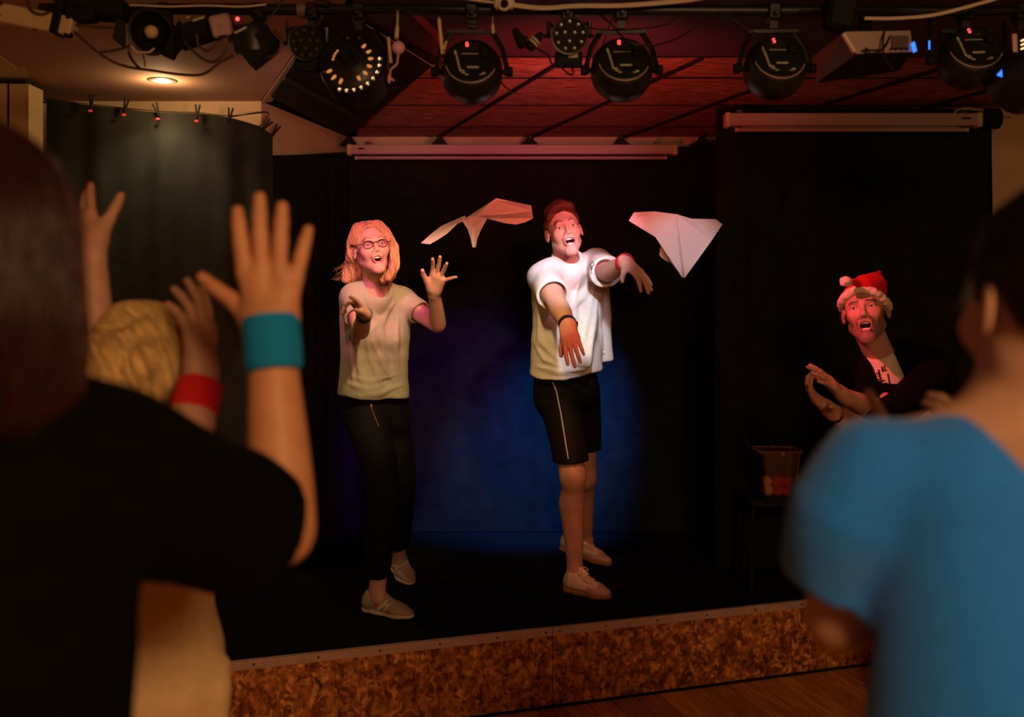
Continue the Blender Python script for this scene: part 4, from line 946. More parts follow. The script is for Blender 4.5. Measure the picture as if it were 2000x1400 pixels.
def np_mesh(name, V, Q, m, parent, color=None):
    me = bpy.data.meshes.new(name); me.vertices.add(len(V)); me.vertices.foreach_set('co', V.astype(np.float32).ravel())
    k = Q.shape[1]; me.loops.add(len(Q) * k); me.loops.foreach_set('vertex_index', Q.ravel().astype(np.int32))
    me.polygons.add(len(Q)); me.polygons.foreach_set('loop_start', np.arange(0, len(Q) * k, k, dtype=np.int32))
    try: me.polygons.foreach_set('loop_total', np.full(len(Q), k, np.int32))
    except Exception: pass
    me.update(calc_edges=True); me.validate()
    if color is not None:
        C = color(V); at = me.color_attributes.new('Col', 'FLOAT_COLOR', 'POINT')
        at.data.foreach_set('color', np.concatenate([C, np.ones((len(C), 1))], 1).astype(np.float32).ravel())
    o = link(name, me, m, parent, True)
    if parent is not None and parent.type == 'EMPTY': o.matrix_parent_inverse = parent.matrix_world.inverted()
    return o

def folds(seed, amp, dirs, lo=30, hi=70, n=6):
    """cloth wrinkles: ridged waves running along given directions"""
    r = np.random.RandomState(seed); W_ = []
    for i in range(n):
        d = unit(dirs[i % len(dirs)]); v = unit(r.randn(3)); v = unit(v - d * (v @ d)); W_.append((v * r.uniform(lo, hi) + d * r.uniform(2, 9), r.uniform(0, 6.28), r.uniform(.5, 1.), d * r.uniform(3, 8) + v * 5, r.uniform(0, 6.28)))
    def f(Pn):
        s_ = 0
        for k, ph, a, w2, p2 in W_:
            s_ = s_ + a * (np.abs(np.sin(.5 * (Pn @ k) + ph + 1.1 * np.sin(Pn @ w2 + p2))) ** 1.3 - .5) * np.clip(.4 + np.sin(Pn @ (w2 * 1.6) + ph * 2), 0, 1)
        return s_ * amp / n * 2
    return f

class Frame:
    def __init__(s, c, yaw=0, pitch=0, roll=0, base=(0, -1, 0)):
        """head frame: yaw>0 turns the face to image right, pitch>0 looks up, roll>0 tips the crown to image left"""
        f = Vector((math.sin(yaw) * math.cos(pitch), -math.cos(yaw) * math.cos(pitch), math.sin(pitch)))
        u = Vector((-math.sin(yaw) * math.sin(pitch), math.cos(yaw) * math.sin(pitch), math.cos(pitch)))
        u = Matrix.Rotation(roll, 3, f) @ u; sd = u.cross(f)
        s.c = Vector(c); s.R = np.array([list(sd), list(f), list(u)]).T      # columns side, front, up
    def __call__(s, x, y, z): return A_(s.c) + s.R @ np.array([x, y, z])
    def d(s, x, y, z): return s.R @ np.array([x, y, z])
    def loc(s, V): return (V - A_(s.c)) @ s.R

def add_head(S, H, sc_=1., mouth=(.020, .013), chin=0., jawdrop=.0, female=False, neck=None, nr=.056, lid=.0042):
    """face with sockets, lids, nose, open lips, ears; mouth = half width, half height"""
    g = lambda x, y, z: H(x * sc_, y * sc_, z * sc_); q = lambda r: r * sc_
    S.el(g(0, -.018, .040), (q(.075), q(.094), q(.083)), H.R, .03)
    S.el(g(0, .028, -.020), (q(.057), q(.064), q(.082)), H.R, .035)
    jz = -.088 - jawdrop
    for s_ in (-1, 1):
        S.rc(g(s_ * (.049 if not female else .045), .0, -.052 - jawdrop * .4), g(s_ * .013, .072, jz - .010), q(.0185), q(.015), .03)
        S.el(g(s_ * .038, .062, -.022), (q(.024), q(.022), q(.022)), H.R, .03)
    S.el(g(0, .078, jz - .012), (q(.021 if not female else .017), q(.016), q(.016)), H.R, .025)
    S.rc(g(-.032, .082, .026), g(.032, .082, .026), q(.0115), None, .02)
    # nose
    S.rc(g(0, .088, .016), g(0, .106, -.022), q(.0075), q(.0095), .012)
    S.el(g(0, .108, -.028), (q(.0115), q(.0115), q(.0095)), H.R, .008)
    for s_ in (-1, 1): S.el(g(s_ * .012, .099, -.031), (q(.0075), q(.009), q(.007)), H.R, .006)
    # eye sockets and lids
    for s_ in (-1, 1):
        S.el(g(s_ * .033, .100, .006), (q(.018), q(.014), q(.0115)), H.R, .012, 's')
        S.el(g(s_ * .0325, .0745, .004), (q(.0148), q(.0148), q(.0135)), H.R, .004)
        S.el(g(s_ * .0325, .0905, .0028), (q(.0118), q(.012), q(lid)), H.R, .003, 's')
    # mouth
    mw, mh = mouth; mz = -.062 - jawdrop * .5; mw *= sc_; mh *= sc_
    c = g(0, .092, mz); n = 14; ring = []
    for i in range(n + 1):
        t = 2 * math.pi * i / n; x = math.cos(t) * mw * 1.08; z = math.sin(t) * mh * 1.15
        ring.append(A_(c) + H.R @ np.array([x, .003 * sc_ - (x / sc_) ** 2 * 9 * sc_ - max(0, -z) * .25, z]))
    S.rc(g(-.012, .088, mz + .018), g(.012, .088, mz + .018), q(.012), None, .018)
    S.chain(ring, [q(.0048)] * (n + 1), .009)
    S.el(g(0, .094, mz), (mw * .93, q(.030), mh * .93), H.R, .003, 's')
    # ears
    for s_ in (-1, 1):
        Re = H.R @ np.array([[1, 0, 0], [0, math.cos(.25), -math.sin(.25)], [0, math.sin(.25), math.cos(.25)]]) @ np.array([[math.cos(s_ * .42), -math.sin(s_ * .42), 0], [math.sin(s_ * .42), math.cos(s_ * .42), 0], [0, 0, 1]])
        S.el(g(s_ * .081, -.012, -.002), (q(.0065), q(.0175), q(.031)), Re, .006)
        S.el(g(s_ * .087, -.008, .002), (q(.004), q(.0105), q(.019)), Re, .004, 's')
        S.el(g(s_ * .0775, .004, -.004), (q(.006), q(.006), q(.008)), H.R, .004)
    if neck is not None:
        S.rc(g(0, -.022, -.045), neck, q(nr), q(nr) * 1.08, .03)
        S.rc(g(-.03, -.03, -.04), A_(neck) + H.R @ np.array([-.02, 0, 0]), q(.03), q(.03), .02)
    return dict(ring=ring, mz=mz, mw=mw, mh=mh, sc=sc_, H=H)

def seg_dist(V, a, b):
    a, b = A_(a), A_(b); ba = b - a; t = np.clip((V - a) @ ba / (ba @ ba + 1e-12), 0, 1); return np.linalg.norm(V - a - t[:, None] * ba, axis=1)

def mix(C, w, c): w = np.clip(w, 0, 1)[:, None]; return C * (1 - w) + np.array(c)[None] * w

def skin_color(info, base, lips=(.45, .12, .10), brow=(.08, .04, .025), browy=.030, stubble=0., extra=None, tilt=.004, blotch=.08):
    H, sc_ = info['H'], info['sc']
    def f(V):
        C = np.tile(np.array(base), (len(V), 1)); L = H.loc(V) / sc_
        r = np.sin(V @ np.array([61., 47., 53.])) * np.sin(V @ np.array([-39., 71., 29.]))
        C = C * (1 + blotch * r)[:, None]
        near = (np.abs(L) < .16).all(1); N = L[near]; X = C[near]
        # flushed cheeks, nose
        for s_ in (-1, 1): X = mix(X, .45 * np.exp(-((N[:, 0] - s_ * .045) ** 2 + (N[:, 2] + .028) ** 2) / .0004) * (N[:, 1] > .03), np.array(base) * np.array([1.0, .72, .70]))
        if stubble:
            nz = .25 * np.sin(N[:, 0] * 900 + N[:, 2] * 500) * np.sin(N[:, 2] * 1100 - N[:, 1] * 700)
            top = -.062 + np.clip(np.abs(N[:, 0]) - .040, 0, 1) * 2.6 - np.clip(.030 - N[:, 1], 0, .04) * .0     # jaw line of the beard
            w = np.clip((top - N[:, 2]) / .016 + .5, 0, 1) * np.clip((N[:, 1] + .012) / .02, 0, 1) * np.clip((N[:, 2] + .132) / .012, 0, 1)
            mo = np.exp(-((N[:, 2] + .043) / .0065) ** 2) * (np.abs(N[:, 0]) < .030) * (N[:, 1] > .06)           # moustache
            si = np.exp(-((N[:, 2] + .062) / .03) ** 2 - ((np.abs(N[:, 0]) - .030) / .007) ** 2)
            X = mix(X, stubble * np.maximum(np.maximum(w, mo), si * .9) * (1 + nz), (.07, .038, .025))
        # lips
        dm = np.full(len(N), 9.); Rg = info['ring']; Vn = V[near]
        for i in range(len(Rg) - 1): dm = np.minimum(dm, seg_dist(Vn, Rg[i], Rg[i + 1]))
        X = mix(X, 1.6 - dm / (.0052 * sc_), lips)
        ins = ((N[:, 0] * sc_ / info['mw']) ** 2 + ((N[:, 2] - info['mz']) * sc_ / info['mh']) ** 2 < .95) & (N[:, 1] < .088) & (N[:, 1] > .03)
        X = mix(X, ins * 1., (.05, .008, .008))
        # brows and lashes
        for s_ in (-1, 1):
            a, b, c = np.array([s_ * .014, .0, browy - .001]), np.array([s_ * .034, 0, browy + tilt]), np.array([s_ * .048, 0, browy - .003])
            M2 = N * np.array([1, 0, 1]); dd = np.minimum(seg_dist(M2, a, b), seg_dist(M2, b, c)); X = mix(X, (1.6 - dd / .0030) * (N[:, 1] > .05), brow)
            e = ((N[:, 0] - s_ * .0325) / .0135) ** 2 + ((N[:, 2] - .0035) / .0062) ** 2
            X = mix(X, ((e > .5) & (e < 1.25) & (N[:, 2] > .0045) & (N[:, 1] > .06)) * .75, brow)
        C[near] = X
        if extra: C = extra(V, L, C)
        return C
    return f

def face_bits(info, body, iris=(.08, .12, .16), gaze=(0, 0), upper=True, lower=False, tongue=True, parent=None):
    H, s_c = info['H'], info['sc']; R = Matrix([list(r) for r in H.R])
    for s_ in (-1, 1):
        c = Vector(H(s_ * .0325 * s_c, .0745 * s_c, .004 * s_c)); e = MB(); e.ball(c, .0132 * s_c, 18); o = e.build('eye', M['eye_white'], parent, True)
        dr = Vector(H.d(gaze[0], 1, gaze[1])).normalized()
        MB().ball(c + dr * .0088 * s_c, .0058 * s_c, 14).build('iris', mat('iris_colour', iris, .25, spec=.7), o, True)
        MB().ball(c + dr * .0130 * s_c, .0028 * s_c, 12).build('pupil', M['dark'], o, True)
    mw, mh, mz = info['mw'], info['mh'], info['mz']
    def teeth(z, sg, nm):
        mb = MB(); n = 8
        for i in range(n):
            x = (i - (n - 1) / 2) * mw * .205; y = .0885 * s_c - x * x * 12
            a = math.atan(-28 * x)
            Rt = R @ Matrix.Rotation(a, 3, 'Z')
            mb.box(Vector(H(x, y, z)), (mw * .212, .004 * s_c, .0080 * s_c), Rt, .0006)
        mb.build(nm, M['teeth'], parent, True)
    if upper: teeth(mz * s_c + mh * .92 - .0035 * s_c, 1, 'upper_teeth')
    if lower: teeth(mz * s_c - mh * .92 + .0025 * s_c, -1, 'lower_teeth')
    if tongue: MB().ball(Vector(H(0, .070 * s_c, mz * s_c - mh * .75)), (mw * .62, .02 * s_c, mh * .42), 14, R).build('tongue', M['tongue'], parent, True)

M['eye_white'] = mat('eye_white', (.62, .55, .52), .3, spec=.6)
M['teeth'] = mat('teeth', (.75, .70, .62), .3, spec=.6)
M['tongue'] = mat('tongue', (.35, .06, .06), .45)
M['skin'] = mat('skin', (.6, .36, .27), .5, attr=True, spec=.4, sss=.12)
M['nail'] = mat('nail_red', (.65, .02, .05), .25, spec=.6)

FING = [(.0, .030, (.042, .024, .020)), (.0, .010, (.046, .029, .022)), (.0, -.011, (.042, .027, .021)), (.0, -.030, (.033, .020, .018))]
def add_hand(S, w, dirv, nrm, thumb, curl, size=1., spread=.10, tcurl=.3, tout=.8, wr=.024, bend=None, fr=1., wid=1.):
    """dirv: wrist->middle finger, nrm: back-of-hand normal, thumb=+1/-1 which side (along dirv x nrm); curl: 4 finger curls (radians per joint)"""
    d = unit(dirv); n = unit(nrm); n = unit(n - d * (n @ d)); s_ = np.cross(d, n) * thumb; w = A_(w); z = size
    pt = lambda a, b, c: w + (d * a + s_ * b * wid + n * c) * z
    tips = []
    for i, (_, off, ln) in enumerate(FING):
        kn = pt(.090 - abs(i - 1) * .006 - (i == 3) * .004, off * .92, .002 - (i == 3) * .003 - (i == 0) * .001)
        S.rc(pt(.010, off * .45, 0), kn, .0125 * z, .0108 * z, .016, (n, 1.12))
        ang = spread * (1.5 - i) if not isinstance(spread, (list, tuple)) else spread[i]
        f = unit(d * math.cos(ang) + s_ * math.sin(ang)); c = curl[i]; p = kn; r = [.0098, .0088, .0082, .0068] if i < 3 else [.0088, .0078, .0072, .006]
        a = 0
        for j, L in enumerate(ln):
            a += (c if j < 2 else c * .65) if not isinstance(c, (list, tuple)) else c[j]
            q = p + (f * math.cos(a) - n * math.sin(a)) * L * z; S.rc(p, q, r[j] * z * fr, r[j + 1] * z * fr, .003); p = q
        tips.append((p, unit(f * math.cos(a) - n * math.sin(a)), unit(n * math.cos(a) + f * math.sin(a))))
    # fill of the palm, heel, thumb mound
    S.rc(pt(.018, .010, -.004), pt(.078, .012, -.001), .016 * z, .0135 * z, .016); S.rc(pt(.018, -.010, -.004), pt(.074, -.016, -.001), .016 * z, .0125 * z, .016)
    a = pt(.016, .018, -.006); b = a + (d * math.cos(tout * .75) + s_ * math.sin(tout * .75) - n * .25) * .044 * z
    c1 = b + unit(d * math.cos(tout * (1 - tcurl * .6)) + s_ * math.sin(tout * (1 - tcurl * .6)) - n * (.2 + tcurl * .3)) * .034 * z
    e = c1 + unit(d * math.cos(tout * (1 - tcurl * 1.6)) + s_ * math.sin(tout * (1 - tcurl * 1.6)) - n * (.15 + tcurl * .5)) * .026 * z
    S.rc(a, b, .0175 * z, .0125 * z, .016); S.rc(b, c1, .0118 * z, .0102 * z, .004); S.rc(c1, e, .0102 * z, .0082 * z, .003)
    S.rc(w - d * .012, pt(.02, 0, -.001), wr * z, wr * z * 1.02, .016, (n, 1.35))
    tips.append((e, unit(e - c1), n)); return tips

def hbox(w, tips, e=.03):
    pts = np.array([A_(w)] + [t[0] for t in tips]); return pts.min(0) - e, pts.max(0) + e

def arm(S, sh, el, wr, r, k=.02, flatn=None):
    """r = shoulder, mid upper, elbow, mid forearm bulge, wrist"""
    sh, el, wr = A_(sh), A_(el), A_(wr)
    L = [sh, sh * .5 + el * .5, el + (sh - el) * .12, el, el + (wr - el) * .12, el * .7 + wr * .3, el * .25 + wr * .75, wr]
    R_ = [r[0], r[1], r[2] * .98, r[2], r[2] * 1.0, r[3], (r[3] * .42 + r[4] * .58), r[4]]
    q = []; rr = []
    for i in range(len(L) - 1):
        for j in range(3): q.append(L[i] + (L[i + 1] - L[i]) * j / 3); rr.append(R_[i] + (R_[i + 1] - R_[i]) * j / 3)
    q.append(L[-1]); rr.append(R_[-1]); q = np.array(q); rr = np.array(rr)
    for _ in range(2): q[1:-1] = (q[:-2] + 2 * q[1:-1] + q[2:]) / 4; rr[1:-1] = (rr[:-2] + 2 * rr[1:-1] + rr[2:]) / 4
    S.chain(list(q), list(rr), k)

def strands(name, lines, r, m, parent):
    V = []; Q = []; n = 0
    for ln in lines:
        L = np.array(ln); k = len(L); T = np.gradient(L, axis=0); T /= np.linalg.norm(T, axis=1)[:, None] + 1e-9
        u = np.cross(T, [0.3, 0.5, 0.81]); u /= np.linalg.norm(u, axis=1)[:, None] + 1e-9; v = np.cross(T, u)
        rr = r * np.linspace(1, .35, k)[:, None]
        ring = np.stack([L + (u * math.cos(a) + v * math.sin(a)) * rr for a in (0, 2.09, 4.19)], 1); V.append(ring.reshape(-1, 3))
        i = np.arange(k - 1)[:, None] * 3 + n
        for j in range(3): Q.append(np.concatenate([i + j, i + (j + 1) % 3, i + 3 + (j + 1) % 3, i + 3 + j], 1))
        n += 3 * k
    o = np_mesh(name, np.concatenate(V), np.concatenate(Q), m, parent); tag(o, kind='stuff'); return o

def shoe(name, toe, heel, zs, parent, up_c, sole_c, side_c, W_=.047, laces=True, pitch=0., sole_h=.022, stripe=None, low=False, accent=None):
    """trainer from heel to toe; zs = sole height at heel/toe"""
    toe, heel = A_(toe), A_(heel); toe[2], heel[2] = zs[1], zs[0]
    f = unit(toe - heel); L = np.linalg.norm(toe - heel); s_ = unit(np.cross(f, [0, 0, 1.])); u = np.cross(s_, f)
    pt = lambda a, b, c: heel + f * a * L + s_ * b + u * c
    S = SDF(); hh = sole_h
    S.rc(pt(.12, 0, hh + .022), pt(.35, 0, hh + .020), .036, .034, .03, (u, 1.0)); S.rc(pt(.35, 0, hh + .018), pt(.72, .002, hh + .008), .036, .044, .03, (u, 1.45)); S.rc(pt(.72, .002, hh + .006), pt(.90, .0, hh + .002), .043, .030, .02, (u, 1.5))
    S.rc(pt(.10, 0, hh + .02), pt(.13, 0, hh + .055), .033, .031, .02, (f, 1.1)); S.rc(pt(.30, 0, hh + .046), pt(.62, 0, hh + .018), .031, .028, .02); S.rc(pt(.13, 0, hh + .035), pt(.32, 0, hh + .040), .033, .033, .02)
    S.el(pt(.185, 0, hh + .092), (.040, .0265, .030), np.stack([f, s_, u], 1), .006, 's')
    S.plane(pt(.5, 0, hh - .004), -u, .003)
    def upcol(V):
        C = np.tile(np.array(up_c), (len(V), 1)); a = (V - heel) @ f / L; c = (V - heel) @ u; b = (V - heel) @ s_
        C = mix(C, ((a > .80) | (a < .14) | (c < hh + .010 + .014 * (a > .58)) | ((a > .34) & (a < .68) & (np.abs(np.abs(b) - .026) < .0045) & (c > hh + .02))) * 1., side_c)
        if stripe is not None:
            d1 = np.abs((c - hh - .018) - (a - .42) * .10 + .004 * np.sin(a * 22)); C = mix(C, ((d1 < .0042) & (a > .1) & (a < .62)) * 1., stripe)
            d2 = np.abs((a - .45) - (c - hh - .02) * 3.4); C = mix(C, ((d2 < .028) & (np.abs(b) > .02)) * .9, stripe)
            d2 = np.abs((a - .57) - (c - hh - .02) * 3.4); C = mix(C, ((d2 < .022) & (np.abs(b) > .02)) * .9, stripe)
            if accent is not None: C = mix(C, ((a > .30) & (a < .42) & (c > hh + .024) & (c < hh + .040) & (np.abs(b) > .015)) * 1., accent)
        return C
    o = sdf_mesh(name, S, M['shoe'], parent, .0035, upcol)
    S2 = SDF(); S2.rc(pt(.10, 0, hh * .5), pt(.35, 0, hh * .5), .037, .036, .03, (u, 1.0)); S2.rc(pt(.35, 0, hh * .5), pt(.74, .002, hh * .5), .036, .046, .03, (u, 1.0)); S2.rc(pt(.74, .002, hh * .5), pt(.91, 0, hh * .5), .045, .031, .02, (u, 1.0))
    S2.plane(pt(.5, 0, hh), u, .003); S2.plane(pt(.5, 0, .001), -u, .003)
    so = sdf_mesh('sole', S2, M['shoe'], o, .0035, lambda V: np.tile(np.array(sole_c), (len(V), 1)))
    if laces:
        mb = MB(); T = BVHTree.FromPolygons([v.co for v in o.data.vertices], [tuple(p.vertices) for p in o.data.polygons])
        def top(a, b, e=.002):
            h = T.ray_cast(Vector(pt(a, b, .2)), Vector(-u)); return (h[0] + Vector(u) * e) if h[0] is not None else Vector(pt(a, b, hh + .04))
        for k in range(6):
            a = .36 + k * .052; wd = .021 - k * .0008
            mb.tube([top(a, -wd), top(a + .008, -wd * .5, .003), top(a + .016, 0, .004), top(a + .012, wd * .5, .003), top(a + .004, wd)], .0034, 6)
        c0 = top(.345, 0, .006)
        for q in (-1, 1):
            mb.tube(arc([c0, c0 + Vector(s_) * q * .022 + Vector(u) * .012 + Vector(f) * .004, c0 + Vector(s_) * q * .040 - Vector(u) * .004 + Vector(f) * .014, c0 + Vector(s_) * q * .018 + Vector(f) * .016 - Vector(u) * .002, c0], 16), .0027, 5)
            mb.tube(arc([c0, top(.40, q * .022, .004), top(.47, q * .033, .004), top(.52, q * .036, .003)], 10), .0026, 5)
        tg = MB(); tg.tube([top(.50, 0, .001), top(.40, 0, .002), top(.34, 0, .004), c0 + Vector(u) * .014 - Vector(f) * .006], [.012, .016, .018, .014], 10); tg.build('tongue_flap', M['lace'], o, True)
        mb.build('laces', M['lace'], o, True)
    return o
M['shoe'] = mat('shoe_leather', (.7, .6, .5), .55, attr=True)
M['lace'] = mat('shoe_lace', lin(235, 215, 200), .8)
def clothmat(name, c, **k): return mat(name, c, .88, noise=.06, nscale=60, bump=.15, bscale=350, spec=.2, **k)

def groom(hair, H, flow, n, step, steps, off=.0006, lift=.0006, r=.0012, seed=1, m=None, base=(1, 1, 1), zmin=None):
    """locks of hair combed over the hair mass, each with its own shade"""
    me = hair.data; co = np.empty(len(me.vertices) * 3, np.float32); me.vertices.foreach_get('co', co); co = co.reshape(-1, 3)
    T = BVHTree.FromPolygons([tuple(c) for c in co], [tuple(p.vertices) for p in me.polygons]); rs = np.random.RandomState(seed)
    V = []; Q = []; C = []; k0 = 0
    for i in rs.choice(len(co), n):
        p = Vector(co[i]); L = []; j = Vector(rs.uniform(-1, 1, 3)) * .22
        for k in range(steps):
            loc, nor, _, _ = T.find_nearest(p)
            if loc is None: break
            L.append(loc + nor * (off + lift * k))
            l = (A_(loc) - A_(H.c)) @ H.R; d = Vector(H.R @ np.array(flow(l))) + j; d = d - nor * d.dot(nor)
            if d.length < 1e-6: break
            p = loc + d.normalized() * step * (1 + .15 * j.x)
        if len(L) < 3: continue
        L = np.array([list(q) for q in L]); K = len(L); tg = np.gradient(L, axis=0); tg /= np.linalg.norm(tg, axis=1)[:, None] + 1e-9
        u = np.cross(tg, [0.31, 0.52, 0.79]); u /= np.linalg.norm(u, axis=1)[:, None] + 1e-9; v = np.cross(tg, u)
        w = np.sin(np.linspace(.25, math.pi * .97, K)); rr = (r * w)[:, None]
        V.append(np.stack([L + (u * math.cos(a) + v * math.sin(a)) * rr for a in (0, 2.09, 4.19)], 1).reshape(-1, 3))
        ii = np.arange(K - 1)[:, None] * 3 + k0
        for a in range(3): Q.append(np.concatenate([ii + a, ii + (a + 1) % 3, ii + 3 + (a + 1) % 3, ii + 3 + a], 1))
        k0 += 3 * K; s_ = rs.uniform(.45, 1.35); C.append(np.tile(np.array(base) * s_, (3 * K, 1)))
    C = np.concatenate(C); o = np_mesh('hair_strands', np.concatenate(V), np.concatenate(Q), m, hair, lambda _: C); tag(o, kind='stuff'); return o
def hairmat(name, c, rough=.42):
    a = mat(name, tuple(x * .55 for x in c), rough + .15, noise=.3, nscale=50, spec=.2)
    b = mat(name + '_strand', c, rough, attr=True, spec=.3); return a, b, c

# ------------------------------------------------------------------ people
def bvh(o): me = o.data; return BVHTree.FromPolygons([v.co for v in me.vertices], [tuple(p.vertices) for p in me.polygons])
def lay(tree, pts, off=.002, n=None):
    """lay a line of frame points onto the surface of a garment"""
    out = []
    for x, y in (pts if n is None else [((1 - t) * a[0] + t * b[0], (1 - t) * a[1] + t * b[1]) for a, b in zip(pts[:-1], pts[1:]) for t in [k / n for k in range(n)]] + [pts[-1]]):
        d = P(x, y, 1) - Vector((0, 0, CZ)); d.normalize(); h = tree.ray_cast(Vector((0, 0, CZ)), d)
        if h[0] is not None: out.append(h[0] - d * off)
    return out
def band(name, w, axis, r, width, m, parent, n=26, flat=1., bulge=.0015):
    a = unit(axis); w = A_(w)
    o = MB().lathe(w - a * width / 2, a, [(0, r - .004), (0, r), (width * .2, r + bulge), (width * .8, r + bulge), (width, r), (width, r - .004)], n).build(name, m, parent, True); return o
def torso(S, lat, pts, half, rad, k=.05, flat=None):
    """two side columns blended into one trunk; pts top to bottom"""
    lat = unit(lat)
    for s_ in (-1, 1):
        S.chain([A_(p) + lat * s_ * h for p, h in zip(pts, half)], rad, k, flat)
    for i in range(len(pts) * 2 - 1):
        t = i / 2; p = np.array([np.interp(t, range(len(pts)), [A_(q)[a] for q in pts]) for a in range(3)]); h = np.interp(t, range(len(pts)), half); r = np.interp(t, range(len(pts)), rad)
        S.rc(p - lat * h, p + lat * h, r * .97, None, .012, flat)

def ridges(T, lines, r=.008, k=.02, sink=.003):
    """folds of cloth: tapering ridges laid on the garment itself"""
    dsp, T.disp = T.disp, None; L = [o[3] for o in T.ops if o[0] == 'u']; U = [o[4] for o in T.ops if o[0] == 'u']
    F, ax = T.grid(np.min(L, 0) - .02, np.max(U, 0) + .02, .010); v, q = nets(F, ax); tr = BVHTree.FromPolygons([tuple(x) for x in v], [tuple(int(i) for i in x) for x in q])
    for ln in lines:
        p = lay(tr, ln, -sink, 4)
        if len(p) > 3:
            n = len(p); T.chain(p, [r * (.12 + .88 * math.sin(math.pi * (i + .3) / (n - .4)) ** .8) for i in range(n)], k)
    T.disp = dsp
SK = (.58, .33, .245)
MOD = {}
# ================= young man in the white T-shirt
def man():
    t = thing('person', 'man in white T-shirt, black shorts and trainers throwing both arms forward', 'person', P(1150, 1160, 4.5))
    H = Frame(P(1102, 453, 4.42), math.radians(4), math.radians(10), math.radians(12))
    S = SDF(); nb = P(1104, 511, 4.50)
    info = add_head(S, H,   .96, (.0220, .0162), 0, .010, neck=nb, nr=.051, lid=.0030)
    lat = unit(P(1165, 522, 4.60) - P(1060, 540, 4.40)); fr = unit(np.cross(lat, [0, 0, 1.]))
    torso(S, lat, [P(1106, 555, 4.52), P(1106, 640, 4.56), P(1105, 745, 4.62)], [.085, .06, .07], [.080, .085, .09], .03)
    S.rc(A_(nb) - [0, 0, .02], A_(nb) - lat * .11 - [0, 0, .03], .042, .042, .03); S.rc(A_(nb) - [0, 0, .02], A_(nb) + lat * .11 - [0, 0, .03], .042, .042, .03)
    # arms
    shA, elA, wrA = P(1064, 541, 4.38), P(1089, 596, 4.13), P(1109, 634, 3.92)
    shB, elB, wrB = P(1166, 515, 4.60), P(1186, 533, 4.33), P(1222, 512, 4.11)
    arm(S, shA, elA, wrA, (.050, .052, .043, .044, .028)); arm(S, shB, elB, wrB, (.048, .050, .041, .042, .028))
    dA = P(1119, 684, 3.84) - wrA; nA = Vector((-.35, -.72, .60)) - Vector((0, 0, 0))
    tA = add_hand(S, wrA, dA, (-.25, -.8, .35), 1, [.22, .30, .34, .30], 1.0, .06, .35, .55, .029)
    dB = P(1262, 546, 4.03) - wrB
    tB = add_hand(S, wrB, dB, (.35, -.45, .8), 1, [.28, .22, .20, .16], 1.0, .08, .2, .95, .029)
    # legs
    hpA, knA, anA = P(1090, 765, 4.60), P(1119, 930, 4.47), P(1123, 1112, 4.55)
    hpB, knB, anB = P(1132, 760, 4.74), P(1142, 930, 4.88), P(1143, 1052, 5.10)
    for a, b, c in ((hpA, knA, anA), (hpB, knB, anB)):
        a, b, c = A_(a), A_(b), A_(c)
        S.chain([a, b], [.088, .056], .03); S.el(b + np.array([.0, -.018, .0]), (.046, .046, .058), None, .02)
        cf = b * .70 + c * .30 + np.array([-.008, .022, 0]); S.chain([b, b * .86 + c * .14 + [0, .006, 0], cf, b * .36 + c * .64 + [-.002, .008, 0], c, c - np.array([0, 0, .05])], [.050, .050, .058, .045, .034, .035], .03)
    S.rc(anA, A_(anA) - [-.02, .02, .045], .034, .030, .02); S.rc(anB, A_(anB) - [-.02, .02, .045], .032, .028, .02)
    loA, hiA = hbox(wrA, tA, .028); loB, hiB = hbox(wrB, tB, .028); hc = A_(H.c)
    col_ = skin_color(info, (.62, .34, .25), (.52, .15, .14), (.16, .07, .04), tilt=.005)
    b = sdf_mesh('body', S, M['skin'], t, .007, col_, [(hc - .155, hc + .155, .0024), (loA, hiA, .0032), (loB, hiB, .0032)])
    face_bits(info, b, (.05, .05, .04), (.0, -.12), True, True, True, t)
    # hair: short sides, swept quiff
    Hs = SDF(); g = lambda x, y, z: H(x * .97, y * .97, z * .97)
    Hs.el(g(0, -.024, .048), (.0785, .096, .089), H.R, .02)
    Hs.chain([g(-.058, .045, .075), g(-.03, .070, .098), g(.01, .075, .108), (g(.045, .062, .098))], [.015, .018, .018, .015], .02)
    Hs.chain([g(-.05, .02, .102), g(.0, .035, .122), g(.045, .02, .108)], [.018, .020, .018], .03)
    Hs.el(g(0, .080, .018), (.078, .052, .062), H.R, .012, 's'); Hs.el(g(0, .062, -.02), (.12, .06, .075), H.R, .012, 's')
    Hs.plane(g(0, -.02, -.030), H.d(0, .35, -1), .01); 
    for s_ in (-1, 1): Hs.el(g(s_ * .085, -.008, -.012), (.02, .026, .036), H.R, .01, 's')
    ff = folds(5, .009, [H.d(.4, .5, .75), H.d(.2, .8, .5)], 130, 260, 8); Hs.disp = ff
    hair = sdf_mesh('hair', Hs, M['hair_red'], t, .0028)
    groom(hair, H, lambda l: (.35 * (l[2] > .08) + (l[0] * 2), .9 if l[2] > .07 else .15, -.9 if l[2] < .07 else .25 * (l[1] < .05)), 1500, .006, 5, .0004, .0010, .0012, 3, HM['red'][0], HM['red'][1])
    # T-shirt
    T = SDF()
    torso(T, lat, [P(1107, 548, 4.52), P(1109, 620, 4.54), P(1107, 690, 4.56), P(1105, 770, 4.58)], [.100, .085, .078, .078], [.088, .098, .106, .114], .03)
    T.chain([P(1165, 560, 4.66), P(1172, 640, 4.72), P(1176, 730, 4.76)], [.06, .055, .062], .05)
    T.chain([P(1150, 600, 4.5), P(1140, 700, 4.45)], [.04, .045], .06)
    T.rc(A_(nb) + [0, -.01, -.030], A_(shA) - lat * .015, .068, .066, .03); T.rc(A_(nb) + [0, -.01, -.030], A_(shB) + lat * .005, .068, .064, .03)
    T.rc(A_(nb) + [0.01, -.03, -.05], A_(nb) + [0, .03, -.05], .072, .072, .03)
